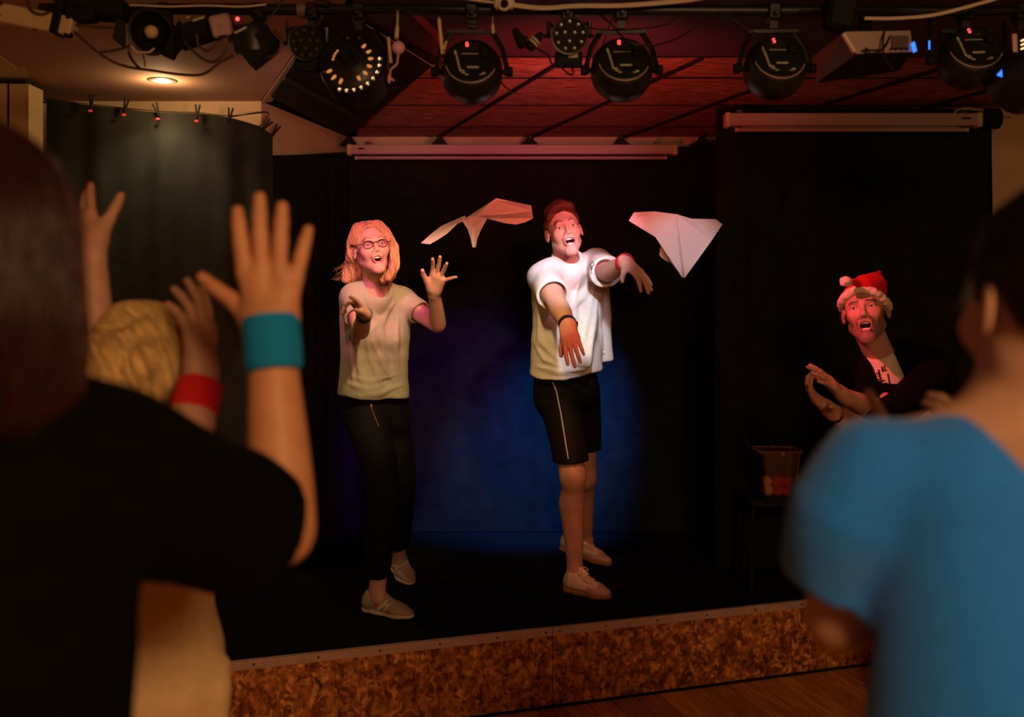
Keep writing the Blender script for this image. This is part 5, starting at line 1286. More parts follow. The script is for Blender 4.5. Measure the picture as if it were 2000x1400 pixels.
    for sh, el, c0, r1 in ((shA, elA, .68, .074), (shB, elB, .56, .072)):
        sh, el = A_(sh), A_(el); e = sh + (el - sh) * 1.05; T.rc(sh, e, .068, r1, .03)
        T.rc(sh + (el - sh) * (c0 - .05), sh + (el - sh) * (c0 - .06) + np.array([.01, 0, -.040]), .045, .045, .03)
    for sh, el, c0, r1 in ((shA, elA, .66, .071), (shB, elB, .92, .066)):
        sh, el = A_(sh), A_(el); a = unit(el - sh); e = sh + (el - sh) * c0
        T.cy(e, e + a * .16, r1 + .03)
        T.rc(e - a * .012, e + a * .15, r1 - .014, r1 - .004, .004, None, 's')
    # ridges of cloth pulled towards the shoulders
    ridges(T, [[(1150, 548), (1140, 580), (1112, 602)], [(1160, 560), (1148, 620), (1132, 690)], [(1166, 580), (1158, 640), (1150, 712)], [(1128, 560), (1120, 590), (1122, 640)], [(1080, 640), (1090, 672), (1112, 700)],
               [(1052, 640), (1060, 672), (1086, 700)], [(1046, 672), (1062, 702), (1096, 716)], [(1142, 640), (1128, 680), (1118, 722)], [(1050, 600), (1056, 640), (1050, 690)], [(1050, 716), (1090, 726), (1140, 720)], [(1170, 600), (1172, 650), (1178, 690)]], .012, .018, .004)
    hem = P(1105, 738, 4.47); T.plane(hem, (0, .25, -1.), .004)
    T.rc(A_(P(1104, 700, 4.57)) , A_(P(1104, 800, 4.57)), .11, .125, .004, None, 's') if 0 else None
    cn = A_(P(1108, 502, 4.47)); cu = unit(A_(H.c) - A_(nb) + [.0, .01, 0]); T.rc(cn - cu * .004, cn + cu * .12, .060, .075, .006, None, 's')
    T.disp = folds(11, .015, [lat * .5 + np.array([0, 0, -1.]), A_(elA - shA), (lat - np.array([0, 0, .8]))], 22, 48, 7)
    sh_ = sdf_mesh('t_shirt', T, M['tee_white'], t, .0048)
    # collar ribbing, chest mark, hem stitch
    s1 = unit(lat - cu * (lat @ cu)); s2 = np.cross(cu, s1); fwd = -s2 if s2[1] > 0 else s2
    MB().tube([Vector(cn + s1 * math.cos(q) * .0625 + fwd * math.sin(q) * .0625 + cu * (-.012 * math.sin(q) + .004 * math.cos(2 * q)) ) for q in [2 * math.pi * k / 36 for k in range(37)]], .0085, 8, False).build('collar', M['tee_white'], sh_, True)
    tr = bvh(sh_)
    for ln in ([(1155, 511), (1152, 519), (1157, 521), (1154, 527)], [(1158, 510), (1160, 517), (1155, 521)], [(1153, 523), (1158, 525)], [(1155, 523), (1155, 535)]):
        q = lay(tr, ln, .002, 3)
        if len(q) > 2: MB().tube(q, .0017, 5).build('chest_mark', M['ink'], sh_)
    q = lay(tr, [(1041, 716), (1062, 727), (1090, 733), (1120, 733), (1150, 729), (1168, 724)], .0012, 8)
    if len(q) > 2: MB().tube(q, .0010, 4).build('hem_stitch', M['seam'], sh_)
    # shorts
    B = SDF()
    hip = [P(1104, 722, 4.585), P(1106, 770, 4.62)]
    torso(B, lat, hip, [.070, .072], [.090, .096], .03)
    B.chain([hpA, P(1108, 850, 4.52), P(1118, 925, 4.475)], [.095, .086, .079], .03); B.chain([hpB, P(1142, 840, 4.78), P(1146, 905, 4.84)], [.098, .080, .074], .03)
    B.planein(P(1116, 903, 4.47), (.05, 0, -1), A_(P(1118, 903, 4.47)) - [.13, .14, .10], A_(P(1118, 903, 4.47)) + [.13, .16, .01], .004)
    B.planein(P(1146, 878, 4.84), (.05, 0, -1), A_(P(1146, 878, 4.84)) - [.12, .12, .13], A_(P(1146, 878, 4.84)) + [.12, .14, .005], .004)
    B.disp = folds(21, .008, [(0.2, 0, -1.), (.5, 0, -.6)], 30, 60, 6)
    so = sdf_mesh('shorts', B, M['shorts'], t, .0055)
    q = lay(bvh(so), [(1079, 745), (1087, 765), (1096, 810), (1104, 860), (1110, 896)], .002, 8)
    if len(q) > 2: MB().tube(q, .0026, 5).build('side_piping', M['piping'], so)
    # wristbands
    band('red_wristband', A_(wrB) + unit(wrB - elB) * -.012, wrB - elB, .0375, .030, M['band_red'], t)['label'] = 'red towelling wristband'
    band('watch_strap', A_(wrA) - unit(wrA - elA) * .008, wrA - elA, .0355, .020, M['band_black'], t)
    sd = unit(np.cross(A_(wrA - elA), [0, 0, 1.])); MB().lathe(Vector(A_(wrA) - sd * .032 + np.array([0, -.006, 0])), Vector(-sd + np.array([0, -.4, 0])), [(0, .014), (.006, .013), (.006, 0)], 16).build('watch_face', M['metal_black'], t)
    # trainers and sock
    z = lambda d: SH + .0015
    shoe('trainer', P(1189, 1152, 4.43), P(1107, 1150, 4.56), (z(0), z(0)), t, (.66, .58, .50), (.30, .13, .07), (.46, .34, .27))
    shoe('trainer', P(1192, 1098, 4.99), P(1096, 1060, 5.17), (z(0) + .045, z(0)), t, (.66, .58, .55), (.30, .13, .07), (.46, .34, .30))
    K = SDF(); K.rc(anB, A_(anB) - [0, 0, .05], .041, .043, .01); K.plane(A_(anB) + [0, 0, .012], (0, 0, 1)); sdf_mesh('sock', K, M['tee_white'], t, .005)
    return t

# ================= woman with glasses
def woman():
    t = thing('person', 'blonde woman with glasses, grey-green T-shirt and dark trousers, one palm raised', 'person', P(760, 1205, 4.2))
    H = Frame(P(726, 488, 4.20), math.radians(18), math.radians(12), math.radians(8))
    S = SDF(); nb = P(733, 549, 4.28); info = add_head(S, H, .93, (.0175, .0125), 0, .008, True, nb, .042, .0038)
    lat = unit(P(788, 590, 4.36) - P(688, 585, 4.22))
    torso(S, lat, [P(735, 600, 4.29), P(735, 690, 4.33), P(738, 780, 4.38)], [.050, .045, .050], [.055, .058, .060], .02)
    S.rc(A_(nb) - [0, 0, .02], A_(P(691, 580, 4.22)), .036, .036, .03); S.rc(A_(nb) - [0, 0, .02], P(786, 587, 4.36), .036, .036, .03); S.el(A_(nb) + [.003, .0, -.055], (.045, .036, .04), None, .02)
    shA, elA, wrA = P(691, 580, 4.22), P(704, 648, 4.04), P(712, 612, 3.84)
    shB, elB, wrB = P(786, 587, 4.36), P(856, 636, 4.23), P(848, 570, 4.07)
    arm(S, shA, elA, wrA, (.040, .040, .035, .035, .024)); arm(S, shB, elB, wrB, (.040, .040, .0345, .0335, .0225))
    tA = add_hand(S, wrA, P(688, 582, 3.76) - wrA, (.35, -.1, .9), -1, [.12, .75, .95, 1.05], .92, .10, .4, .55, .025)
    tB = add_hand(S, wrB, P(862, 516, 3.99) - wrB, (.18, .95, .1), 1, [.16, .10, .12, .10], .97, [.10, .0, -.18, -.80], .5, .75, .023)
    hpA, knA, anA = P(715, 815, 4.33), P(752, 960, 4.16), P(737, 1150, 4.235)
    hpB, knB, anB = P(762, 812, 4.46), P(782, 950, 4.48), P(777, 1092, 4.80)
    for a, b, c in ((hpA, knA, anA), (hpB, knB, anB)): S.chain([a, b], [.08, .054], .03); S.chain([b, A_(b) * .65 + A_(c) * .35 + [0, .02, 0], c, A_(c) - [0, 0, .035]], [.050, .054, .033, .034], .03)
    S.rc(anA, A_(anA) - [-.015, .02, .04], .031, .027, .02); S.rc(anB, A_(anB) - [-.01, .02, .03], .031, .027, .02)
    loA, hiA = hbox(wrA, tA, .028); loB, hiB = hbox(wrB, tB, .028); hc = A_(H.c)
    b = sdf_mesh('body', S, M['skin'], t, .007, skin_color(info, (.62, .36, .28), (.55, .10, .11), (.28, .14, .08), tilt=.006), [(hc - .145, hc + .145, .0024), (loA, hiA, .003), (loB, hiB, .003)])
    face_bits(info, b, (.10, .13, .15), (.05, -.12), True, False, False, t)
    # bobbed hair
    sc_ = .93; g = lambda x, y, z: H(x * sc_, y * sc_, z * sc_); Hs = SDF()
    Hs.el(g(0, -.022, .046), (.078, .098, .088), H.R, .02)
    Hs.chain([g(-.050, .030, .098), g(-.074, .0, .055), g(-.082, -.040, .0), A_(P(688, 515, 4.25)), A_(P(676, 545, 4.25))], [.022, .022, .026, .030, .018], .025)
    Hs.chain([A_(P(695, 490, 4.29)), A_(P(692, 540, 4.28))], [.035, .026], .03)
    Hs.chain([g(.045, .042, .100), g(.076, .030, .050), A_(P(768, 488, 4.15)), A_(P(768, 520, 4.14)), A_(P(758, 543, 4.13))], [.020, .019, .020, .023, .014], .025)
    Hs.chain([A_(P(764, 485, 4.22)), A_(P(760, 535, 4.20)), A_(P(748, 546, 4.17))], [.032, .028, .016], .03)
    Hs.chain([g(0, -.09, .0), g(0, -.085, -.07)], [.06, .05], .04)
    Hs.el(g(.0, .075, .004), (.064, .060, .080), H.R, .010, 's'); Hs.el(g(.0, .05, -.06), (.062, .062, .075), H.R, .010, 's')
    Hs.el(g(-.085, .002, -.004), (.028, .027, .036), H.R, .008, 's'); Hs.rc(g(0, -.02, -.05), nb, .052, .058, .01, None, 's')
    Hs.disp = folds(9, .008, [H.d(-.25, 0, 1), H.d(.1, .0, 1)], 110, 240, 9)
    hair = sdf_mesh('hair', Hs, M['hair_blonde'], t, .0028)
    groom(hair, H, lambda l: ((.9 if l[0] > -.01 else -.9) * (1 if l[2] > .09 else 0) + (l[0] * 3 if l[2] > .02 else 0), .1, -1.), 2200, .011, 8, .0003, .0003, .0013, 4, HM['blonde'][0], HM['blonde'][1])
    r = random.Random(5); L = []
    for i in range(14): y = 520 + r.uniform(-5, 22); L.append([tuple(q) for q in arc([P(684, y - 18, 4.25), P(670, y, 4.25), P(662 + r.uniform(-8, 6), y + 8, 4.25), P(652 + r.uniform(-6, 10), y + 10 + r.uniform(-6, 6), 4.26)], 10)])
    strands('flyaway_hair', L, .0012, M['hair_blonde'], hair)
    # glasses
    G = MB(); gy = .103
    for s_ in (-1, 1):
        G.tube([Vector(g(s_ * .033 + .0235 * math.cos(a), gy - abs(s_ * .033 + .0235 * math.cos(a)) * .16, .002 + .0175 * math.sin(a) * (1 if math.sin(a) < 0 else .9))) for a in [2 * math.pi * k / 28 for k in range(29)]], .0013, 6, False)
        G.tube([Vector(g(s_ * .033 + .0235 * math.cos(a), gy - .001 - abs(s_ * .033 + .0235 * math.cos(a)) * .16, .0025 + .0163 * math.sin(a))) for a in [math.pi * (.02 + .96 * k / 14) for k in range(15)]], .0019, 6)
        G.tube([Vector(g(s_ * .057, gy - .010, .008)), Vector(g(s_ * .073, .085, .009)), Vector(g(s_ * .082, .02, .008)), Vector(g(s_ * .082, -.005, .012))], .0018, 6)
    G.tube([Vector(g(x, gy + .001, .005 + .004 * (1 - (x / .01) ** 2))) for x in (-.0095, -.004, 0, .004, .0095)], .0018, 6)
    G.build('glasses_frame', M['specs'], t, True)
    for s_ in (-1, 1):
        q = [Vector(g(s_ * .033 + .0225 * math.cos(a), gy - abs(s_ * .033 + .0225 * math.cos(a)) * .16, .002 + .0165 * math.sin(a))) for a in [2 * math.pi * k / 24 for k in range(24)]]
        e = Vector(H.d(0, .0008, 0)); MB().add(q + [p + e for p in q], [tuple(range(24)), tuple(range(47, 23, -1))] + [(i, 24 + i, 24 + (i + 1) % 24, (i + 1) % 24) for i in range(24)]).build('glasses_lens', M['specs_lens'], t)
    # T-shirt
    T = SDF()
    torso(T, lat, [P(735, 594, 4.295), P(738, 660, 4.31), P(735, 720, 4.33), P(733, 800, 4.35)], [.080, .068, .062, .068], [.074, .082, .082, .092], .03)
    T.rc(A_(nb) + [0, -.005, -.034], A_(shA), .052, .054, .03); T.rc(A_(nb) + [0, -.005, -.034], A_(shB), .052, .054, .03); T.rc(A_(nb) + [0, -.03, -.075], A_(nb) + [0, .03, -.06], .07, .07, .03)
    for s_ in (-1, 1): T.el(A_(P(737, 655, 4.26)) + lat * s_ * .050, (.055, .055, .055), None, .04)
    for sh, el, c0 in ((shA, elA, .55), (shB, elB, .50)):
        sh, el = A_(sh), A_(el); T.rc(sh, sh + (el - sh) * .8, .053, .057, .03)
    T.chain([P(690, 600, 4.27), P(686, 690, 4.30), P(686, 780, 4.34)], [.05, .045, .05], .04)
    for sh, el, c0 in ((shA, elA, .62), (shB, elB, .50)):
        sh, el = A_(sh), A_(el); a = unit(el - sh); e = sh + (el - sh) * c0
        if c0 < .6: T.cy(e, e + a * .14, .072); T.rc(e - a * .010, e + a * .12, .043, .05, .004, None, 's')
        else: T.cy(e, e + a * .14, .068); T.rc(e - a * .010, e + a * .12, .045, .05, .006, None, 's')
    ridges(T, [[(770, 590), (748, 622), (716, 652)], [(758, 600), (745, 640), (748, 690), (760, 742)], [(722, 602), (738, 632), (742, 660)], [(778, 622), (772, 680), (776, 730)], [(716, 655), (722, 700), (742, 752)],
               [(698, 668), (700, 715), (716, 768)], [(681, 650), (684, 700), (692, 752)], [(680, 748), (715, 760), (748, 752)], [(700, 772), (740, 768), (784, 752)], [(690, 735), (722, 745), (770, 733)], [(728, 668), (744, 708), (768, 744)]], .010, .016, .004)
    T.plane(P(735, 779, 4.27), (-.10, .05, -1.), .004)
    T.rc(A_(P(741, 560, 4.22)), A_(P(737, 496, 4.26)), .056, .085, .008, None, 's')
    T.disp = folds(17, .017, [(.25, 0, -1.), (-.5, 0, -1.), (1, 0, -.25)], 26, 60, 8)
    sh_ = sdf_mesh('t_shirt', T, M['tee_khaki'], t, .0045)
    # trousers
    B = SDF(); torso(B, lat, [P(735, 760, 4.37), P(738, 815, 4.40)], [.062, .066], [.080, .088], .03)
    B.chain([hpA, knA, P(740, 1060, 4.20), P(737, 1128, 4.235)], [.092, .070, .062, .054], .03); B.chain([hpB, knB, P(778, 1040, 4.66), P(776, 1088, 4.78)], [.088, .070, .060, .052], .03)
    B.plane(P(738, 1127, 4.235), (.0, 0, -1), .004); B.planein(P(776, 1084, 4.78), (0, 0, -1), A_(P(776, 1096, 4.78)) - .12, A_(P(776, 1084, 4.78)) + [.12, .12, 0.01], .004)
    B.disp = folds(31, .012, [(1, 0, .25), (1, 0, -.2), (0.1, 0, 1)], 36, 80, 7)
    tr = sdf_mesh('trousers', B, M['trousers'], t, .0055)
    q = lay(bvh(tr), [(724, 788), (726, 797), (731, 812), (740, 832)], .004, 4)
    if len(q) > 2:
        MB().tube(q, .0022, 6).build('zip_pull', M['copper'], tr); MB().ball(q[2], (.006, .004, .008), 8).build('zip_slider', M['copper'], tr)
    band('teal_wristband', A_(wrA) - unit(wrA - elA) * .018, wrA - elA, .0300, .026, M['band_teal'], t)
    # ring on the raised hand, trainers
    z = SH + .0015
    shoe('trainer', P(803, 1196, 4.16), P(715, 1188, 4.27), (z, z), t, (.40, .34, .24), (.62, .54, .42), (.38, .30, .20), laces=False, sole_h=.016, stripe=(.70, .64, .55), accent=(.55, .06, .03))
    shoe('trainer', P(801, 1131, 4.66), P(768, 1100, 4.87), (z + .05, z), t, (.40, .30, .22), (.62, .50, .40), (.38, .28, .20), laces=False, sole_h=.016, stripe=(.70, .60, .52), accent=(.55, .06, .03))
    return t

# ================= bearded man in the festive hat
def hatman():
    t = thing('person', 'man in red and white festive hat and black jacket leaning forward, clapping', 'person', (1.66, 4.02, 0))
    H = Frame(P(1690, 611, 3.80), math.radians(-25), math.radians(12), math.radians(9))
    S = SDF(); nb = P(1717, 690, 3.90); info = add_head(S, H, 1.0, (.0205, .0165), 0, .012, neck=nb, nr=.050)
    wr1, el1, sh1 = P(1650, 774, 3.62), P(1722, 806, 3.74), P(1742, 745, 3.92)
    wr2, el2, sh2 = P(1622, 802, 3.50), P(1700, 850, 3.58), P(1822, 740, 3.78)
    arm(S, sh1, el1, wr1, (.05, .05, .043, .043, .028)); arm(S, sh2, el2, wr2, (.05, .05, .043, .043, .028))
    t1 = add_hand(S, wr1, P(1600, 724, 3.57) - wr1, (.55, -.35, .75), 1, [.10, .14, .16, .2], 1.02, .05, .3, .7, .029)
    t2 = add_hand(S, wr2, P(1568, 758, 3.45) - wr2, (-.45, .35, -.8), 1, [.22, .28, .34, .4], 1.02, .09, .1, 1.0, .029)
    ch, pv = A_(P(1790, 790, 3.95)), np.array([1.72, 4.08, .98])
    S.chain([nb, ch, pv], [.042, .09, .10], .02)
    for x, kx, ax_ in ((1.62, 1.55, 1.55), (1.82, 1.80, 1.83)):
        S.chain([(x, 4.06, .92), (kx, 3.92, .50), (ax_, 4.02, .08)], [.08, .058, .042], .03)
    lo1, hi1 = hbox(wr1, t1, .028); lo2, hi2 = hbox(wr2, t2, .028); hc = A_(H.c)
    b = sdf_mesh('body', S, M['skin'], t, .008, skin_color(info, (.52, .27, .20), (.38, .10, .09), (.03, .018, .012), .028, .62, tilt=-.002), [(hc - .16, hc + .16, .0024), (np.minimum(lo1, lo2), np.maximum(hi1, hi2), .0034)])
    face_bits(info, b, (.03, .03, .03), (-.1, 0), True, True, True, t)
    g = H
    Hs = SDF(); Hs.el(g(0, -.024, .040), (.0785, .096, .088), H.R, .02); Hs.el(g(0, .078, -.0), (.074, .052, .085), H.R, .01, 's'); Hs.plane(g(0, 0, .06), H.d(0, 0, 1), .01); Hs.plane(g(0, -.02, -.035), H.d(0, .3, -1), .01)
    for s_ in (-1, 1): Hs.el(g(s_ * .085, -.008, -.01), (.02, .024, .034), H.R, .008, 's')
    Hs.disp = folds(6, .006, [H.d(0, .2, 1)], 150, 300, 6); sdf_mesh('hair', Hs, M['hair_dark'], t, .003)
    # hat: fur brim, red crown folded over, pompom
    n = 40; br = []
    for k in range(n + 1):
        a = 2 * math.pi * k / n; x, y = math.cos(a) * .084, -.022 + math.sin(a) * .104; z = .066 + (y + .02) * .10 - .020 * max(0, -math.sin(a)) - .045 * max(0, math.cos(a)) ** 2 - .02 * max(0, -math.cos(a)) ** 2
        br.append(g(x, y, z))
    Bm = SDF(); Bm.chain(br, [.0165] * (n + 1), .010); Bm.disp = folds(8, .007, [(1, 0, 0), (0, 1, 0), (0, 0, 1)], 150, 320, 8)
    hat = sdf_mesh('hat_brim', Bm, M['fur'], t, .003)
    C = SDF(); C.el(g(0, -.022, .066), (.083, .103, .062), H.R, .02)
    tip = A_(P(1717, 533, 3.84)); C.chain([g(.03, -.03, .085), g(.040, -.03, .115), tip], [.058, .036, .006], .012)
    C.chain([tip, A_(P(1704, 543, 3.80)), A_(P(1680, 551, 3.75)), A_(P(1660, 550, 3.71))], [.006, .020, .020, .010], .02)
    C.chain([A_(P(1712, 556, 3.80)), A_(P(1690, 556, 3.76))], [.035, .028], .03)
    C.disp = folds(12, .007, [(1, 0, .4), (.6, 0, 1)], 40, 90, 6); C.plane(g(0, 0, .066), H.d(-.1, -.1, -1), .006)
    sdf_mesh('hat_crown', C, M['hat_red'], t, .0035)
    Pm = SDF(); Pm.el(P(1652, 550, 3.69), (.0235, .0225, .0205), None, .01); Pm.disp = folds(3, .008, [(1, 0, 0), (0, 1, 0), (0, 0, 1)], 160, 340, 8); sdf_mesh('pompom', Pm, M['fur'], t, .003)
    # T-shirt, jacket, trousers, shoes
    T = SDF(); T.chain([A_(nb) + [0, -.01, -.025], A_(P(1738, 770, 3.86)), A_(P(1785, 840, 3.92))], [.060, .080, .10], .04); T.rc(A_(nb) + [0, 0, .02], H(0, -.02, -.06), .062, .07, .006, None, 's')
    T.disp = folds(14, .006, [(.4, 0, -1)], 40, 80, 5); ts = sdf_mesh('t_shirt', T, M['tee_cream'], t, .006)
    q = bvh(ts); rr = random.Random(8)
    for pts in ([(1722, 716), (1724, 726)], [(1727, 712), (1727, 724), (1732, 722)], [(1712, 728), (1720, 732)], [(1714, 733), (1722, 738), (1716, 741)], [(1718, 745), (1728, 742)], [(1722, 750), (1732, 748), (1732, 755)], [(1726, 760), (1738, 756)], [(1730, 767), (1740, 764)], [(1716, 722), (1720, 742), (1730, 768)], [(1734, 730), (1738, 752)]):
        L = lay(q, pts, .003, 3)
        if len(L) > 1: MB().tube(L, .0028, 5).build('shirt_print', M['ink'] if rr.random() < .7 else M['ink_red'], ts)
    J = SDF(); J.chain([A_(P(1800, 735, 3.98)), A_(P(1815, 820, 4.02)), pv], [.13, .15, .13], .05)
    J.chain([A_(P(1738, 700, 3.92)), A_(P(1760, 755, 3.92)), A_(P(1780, 830, 3.92))], [.06, .075, .09], .04); J.chain([A_(P(1706, 712, 3.93)), A_(P(1700, 770, 3.93)), A_(P(1730, 840, 3.96))], [.035, .05, .07], .04)
    J.chain([sh1, A_(sh1) * .3 + A_(el1) * .7, el1], [.07, .066, .060], .03); J.chain([sh2, el2], [.075, .062], .03)
    J.chain([A_(P(1765, 690, 3.97)), A_(P(1752, 712, 3.90))], [.055, .055], .03); J.chain([A_(P(1690, 706, 3.90)), A_(P(1693, 740, 3.85)), A_(P(1708, 800, 3.85))], [.028, .044, .055], .03)
    J.rc(A_(P(1712, 692, 3.78)), A_(P(1736, 775, 3.74)), .030, .034, .012, None, 's')
    J.rc(A_(nb) + [0, 0, .01], H(0, -.02, -.04), .052, .06, .01, None, 's')
    J.plane(P(1722, 700, 3.9), (-1, 0, -.0), .004) if 0 else None
    J.disp = folds(15, .009, [(.6, 0, -1)], 25, 60, 5); jk = sdf_mesh('jacket', J, M['black'], t, .007)
    B = SDF(); B.chain([pv, (1.72, 4.08, .9)], [.14, .13], .04)
    for x, kx, ax_ in ((1.62, 1.55, 1.55), (1.82, 1.80, 1.83)): B.chain([(x, 4.06, .92), (kx, 3.92, .50), (ax_, 4.02, .10)], [.095, .078, .062], .03)
    B.plane((1.7, 4, .07), (0, 0, -1)); sdf_mesh('trousers', B, M['black'], t, .009)
    for x in (1.55, 1.83): shoe('shoe', (x - .03, 3.82, 0), (x, 4.08, 0), (.002, .002), t, (.02, .02, .02), (.02, .02, .02), (.02, .02, .02), laces=False)
    band('bracelet', A_(wr2) - unit(wr2 - el2) * .03, wr2 - el2, .032, .018, M['band_black'], t)
    return t

# ================= audience, near woman with the turquoise wristband
def near_woman():
    t = thing('person', 'brown-haired person in black top raising a hand with a turquoise wristband', 'person', (-.56, 1.0, 0))
    H = Frame(P(-12, 490, 1.06), math.radians(168), 0, 0)
    S = SDF(); nb = P(-5, 745, 1.06); info = add_head(S, H, 1., (.016, .006), female=True, neck=nb, nr=.052)
    sh, el, wr = P(215, 900, 1.14), P(556, 1050, 1.40), P(530, 655, 1.46)
    arm(S, sh, el, wr, (.05, .05, .046, .046, .032))
    tp = add_hand(S, wr, P(527, 520, 1.46) - wr, (0, -1, .05), -1, [.06, .05, .06, .10], 1.09, [.12, .02, -.05, -.24], .1, 1.05, .036, fr=1.22, wid=1.22)
    S.chain([nb, (-.55, 1.04, 1.2), (-.55, 1.02, .95)], [.06, .11, .11], .05)
    for x in (-.64, -.47): S.chain([(x, 1.0, .92), (x, 1.0, .5), (x, 1.02, .08)], [.08, .055, .04], .03)
    S.chain([(-.72, 1.05, 1.42), (-.78, 1.0, 1.13)], [.05, .042], .03); w2 = P(-20, 1270, 1.0) ; S.chain([(-.78, 1.0, 1.13), w2], [.042, .03], .03)
    t2 = add_hand(S, w2, (.3, .5, -.5), (.6, -.7, .3), 1, [.3] * 4, .85, .06)
    lo, hi = hbox(wr, tp, .03); hc = A_(H.c)
    b = sdf_mesh('body', S, M['skin'], t, .009, skin_color(info, (.62, .30, .15), (.4, .15, .12), (.1, .05, .03)), [(lo, hi, .0036), (hc - .15, hc + .15, .004)])
    for k, (p, d, n_) in enumerate(tp[:4]): MB().ball(Vector(p - d * .006 + n_ * .0055), (.0055, .0018, .008), 10, Matrix([list(np.cross(d, n_)), list(n_), list(d)]).transposed()).build('fingernail', M['nail_pale'], t, True)
    Hs = SDF(); g = H
    Hs.el(g(0, -.026, .046), (.084, .100, .092), H.R, .03)
    Hs.chain([A_(P(35, 420, 1.03)), A_(P(55, 540, 1.02)), A_(P(80, 660, 1.02)), A_(P(100, 745, 1.03))], [.050, .048, .044, .030], .03)
    Hs.chain([A_(P(-20, 450, .99)), A_(P(-20, 620, .98)), A_(P(0, 760, .99))], [.07, .07, .05], .03); Hs.chain([A_(P(-120, 420, 1.0)), A_(P(-150, 640, 1.0)), A_(P(-140, 780, 1.0))], [.05, .055, .04], .03)
    Hs.disp = folds(41, .010, [(0.05, 0, 1), (-.08, 0, 1)], 60, 150, 9); hr = sdf_mesh('hair', Hs, M['hair_brown'], t, .0045)
    groom(hr, H, lambda l: (l[0] * 2, -.1, -1.), 2600, .02, 8, .0003, .0006, .0016, 12, HM['brown'][0], HM['brown'][1])
    T = SDF(); sh_ = A_(sh)
    T.chain([A_(P(0, 800, 1.08)), sh_], [.068, .072], .04); T.chain([sh_, sh_ * .35 + A_(el) * .65], [.082, .082], .05); T.chain([sh_ * .35 + A_(el) * .65, A_(el)], [.082, .083], .03)
    T.chain([(-.60, 1.06, 1.42), (-.60, 1.04, 1.15), (-.60, 1.02, .86)], [.135, .15, .15], .06); T.chain([(-.525, 1.06, 1.38), (-.53, 1.04, 1.15), (-.53, 1.02, .86)], [.12, .125, .13], .06)
    T.chain([(-.70, 1.05, 1.42), (-.77, 1.0, 1.2)], [.08, .07], .04)
    T.chain([sh_ * .7 + A_(el) * .3 + [0, 0, -.05], sh_ * .2 + A_(el) * .8 + [-.01, 0, -.03]], [.06, .062], .04)
    ax_ = unit(A_(el) - sh_); e = sh_ * .16 + A_(el) * .84; T.cy(e, e + ax_ * .2, .13, .01)
    T.rc(e - ax_ * .04, e + ax_ * .12, .066, .08, .008, None, 's'); T.plane((-.55, 1, .84), (0, 0, -1))
    T.disp = folds(42, .010, [A_(el) - sh_, (0, 0, 1)], 20, 45, 5); sdf_mesh('black_top', T, M['black'], t, .008)
    B = SDF(); B.chain([(-.62, 1.0, .9), (-.49, 1.0, .9)], [.13, .13], .04)
    for x in (-.64, -.47): B.chain([(x, 1.0, .88), (x, 1.0, .5), (x, 1.02, .10)], [.10, .08, .065], .03)
    B.plane((0, 1, .07), (0, 0, -1)); sdf_mesh('trousers', B, M['black'], t, .01)
    for x in (-.64, -.47): shoe('shoe', (x, 1.22, 0), (x, .96, 0), (.002, .002), t, (.03, .03, .03), (.05, .05, .05), (.03, .03, .03), laces=False)
    c = A_(P(532, 672, 1.45)); bd = MB().lathe(c - unit(el - wr) * .038, el - wr, [(-.002, .034), (-.001, .0395), (.008, .0425), (.038, .0425), (.068, .0425), (.077, .0395), (.078, .034)], 36).build('turquoise_wristband', M['band_turq'], t, True); bd['label'] = 'turquoise towelling wristband'
    return t

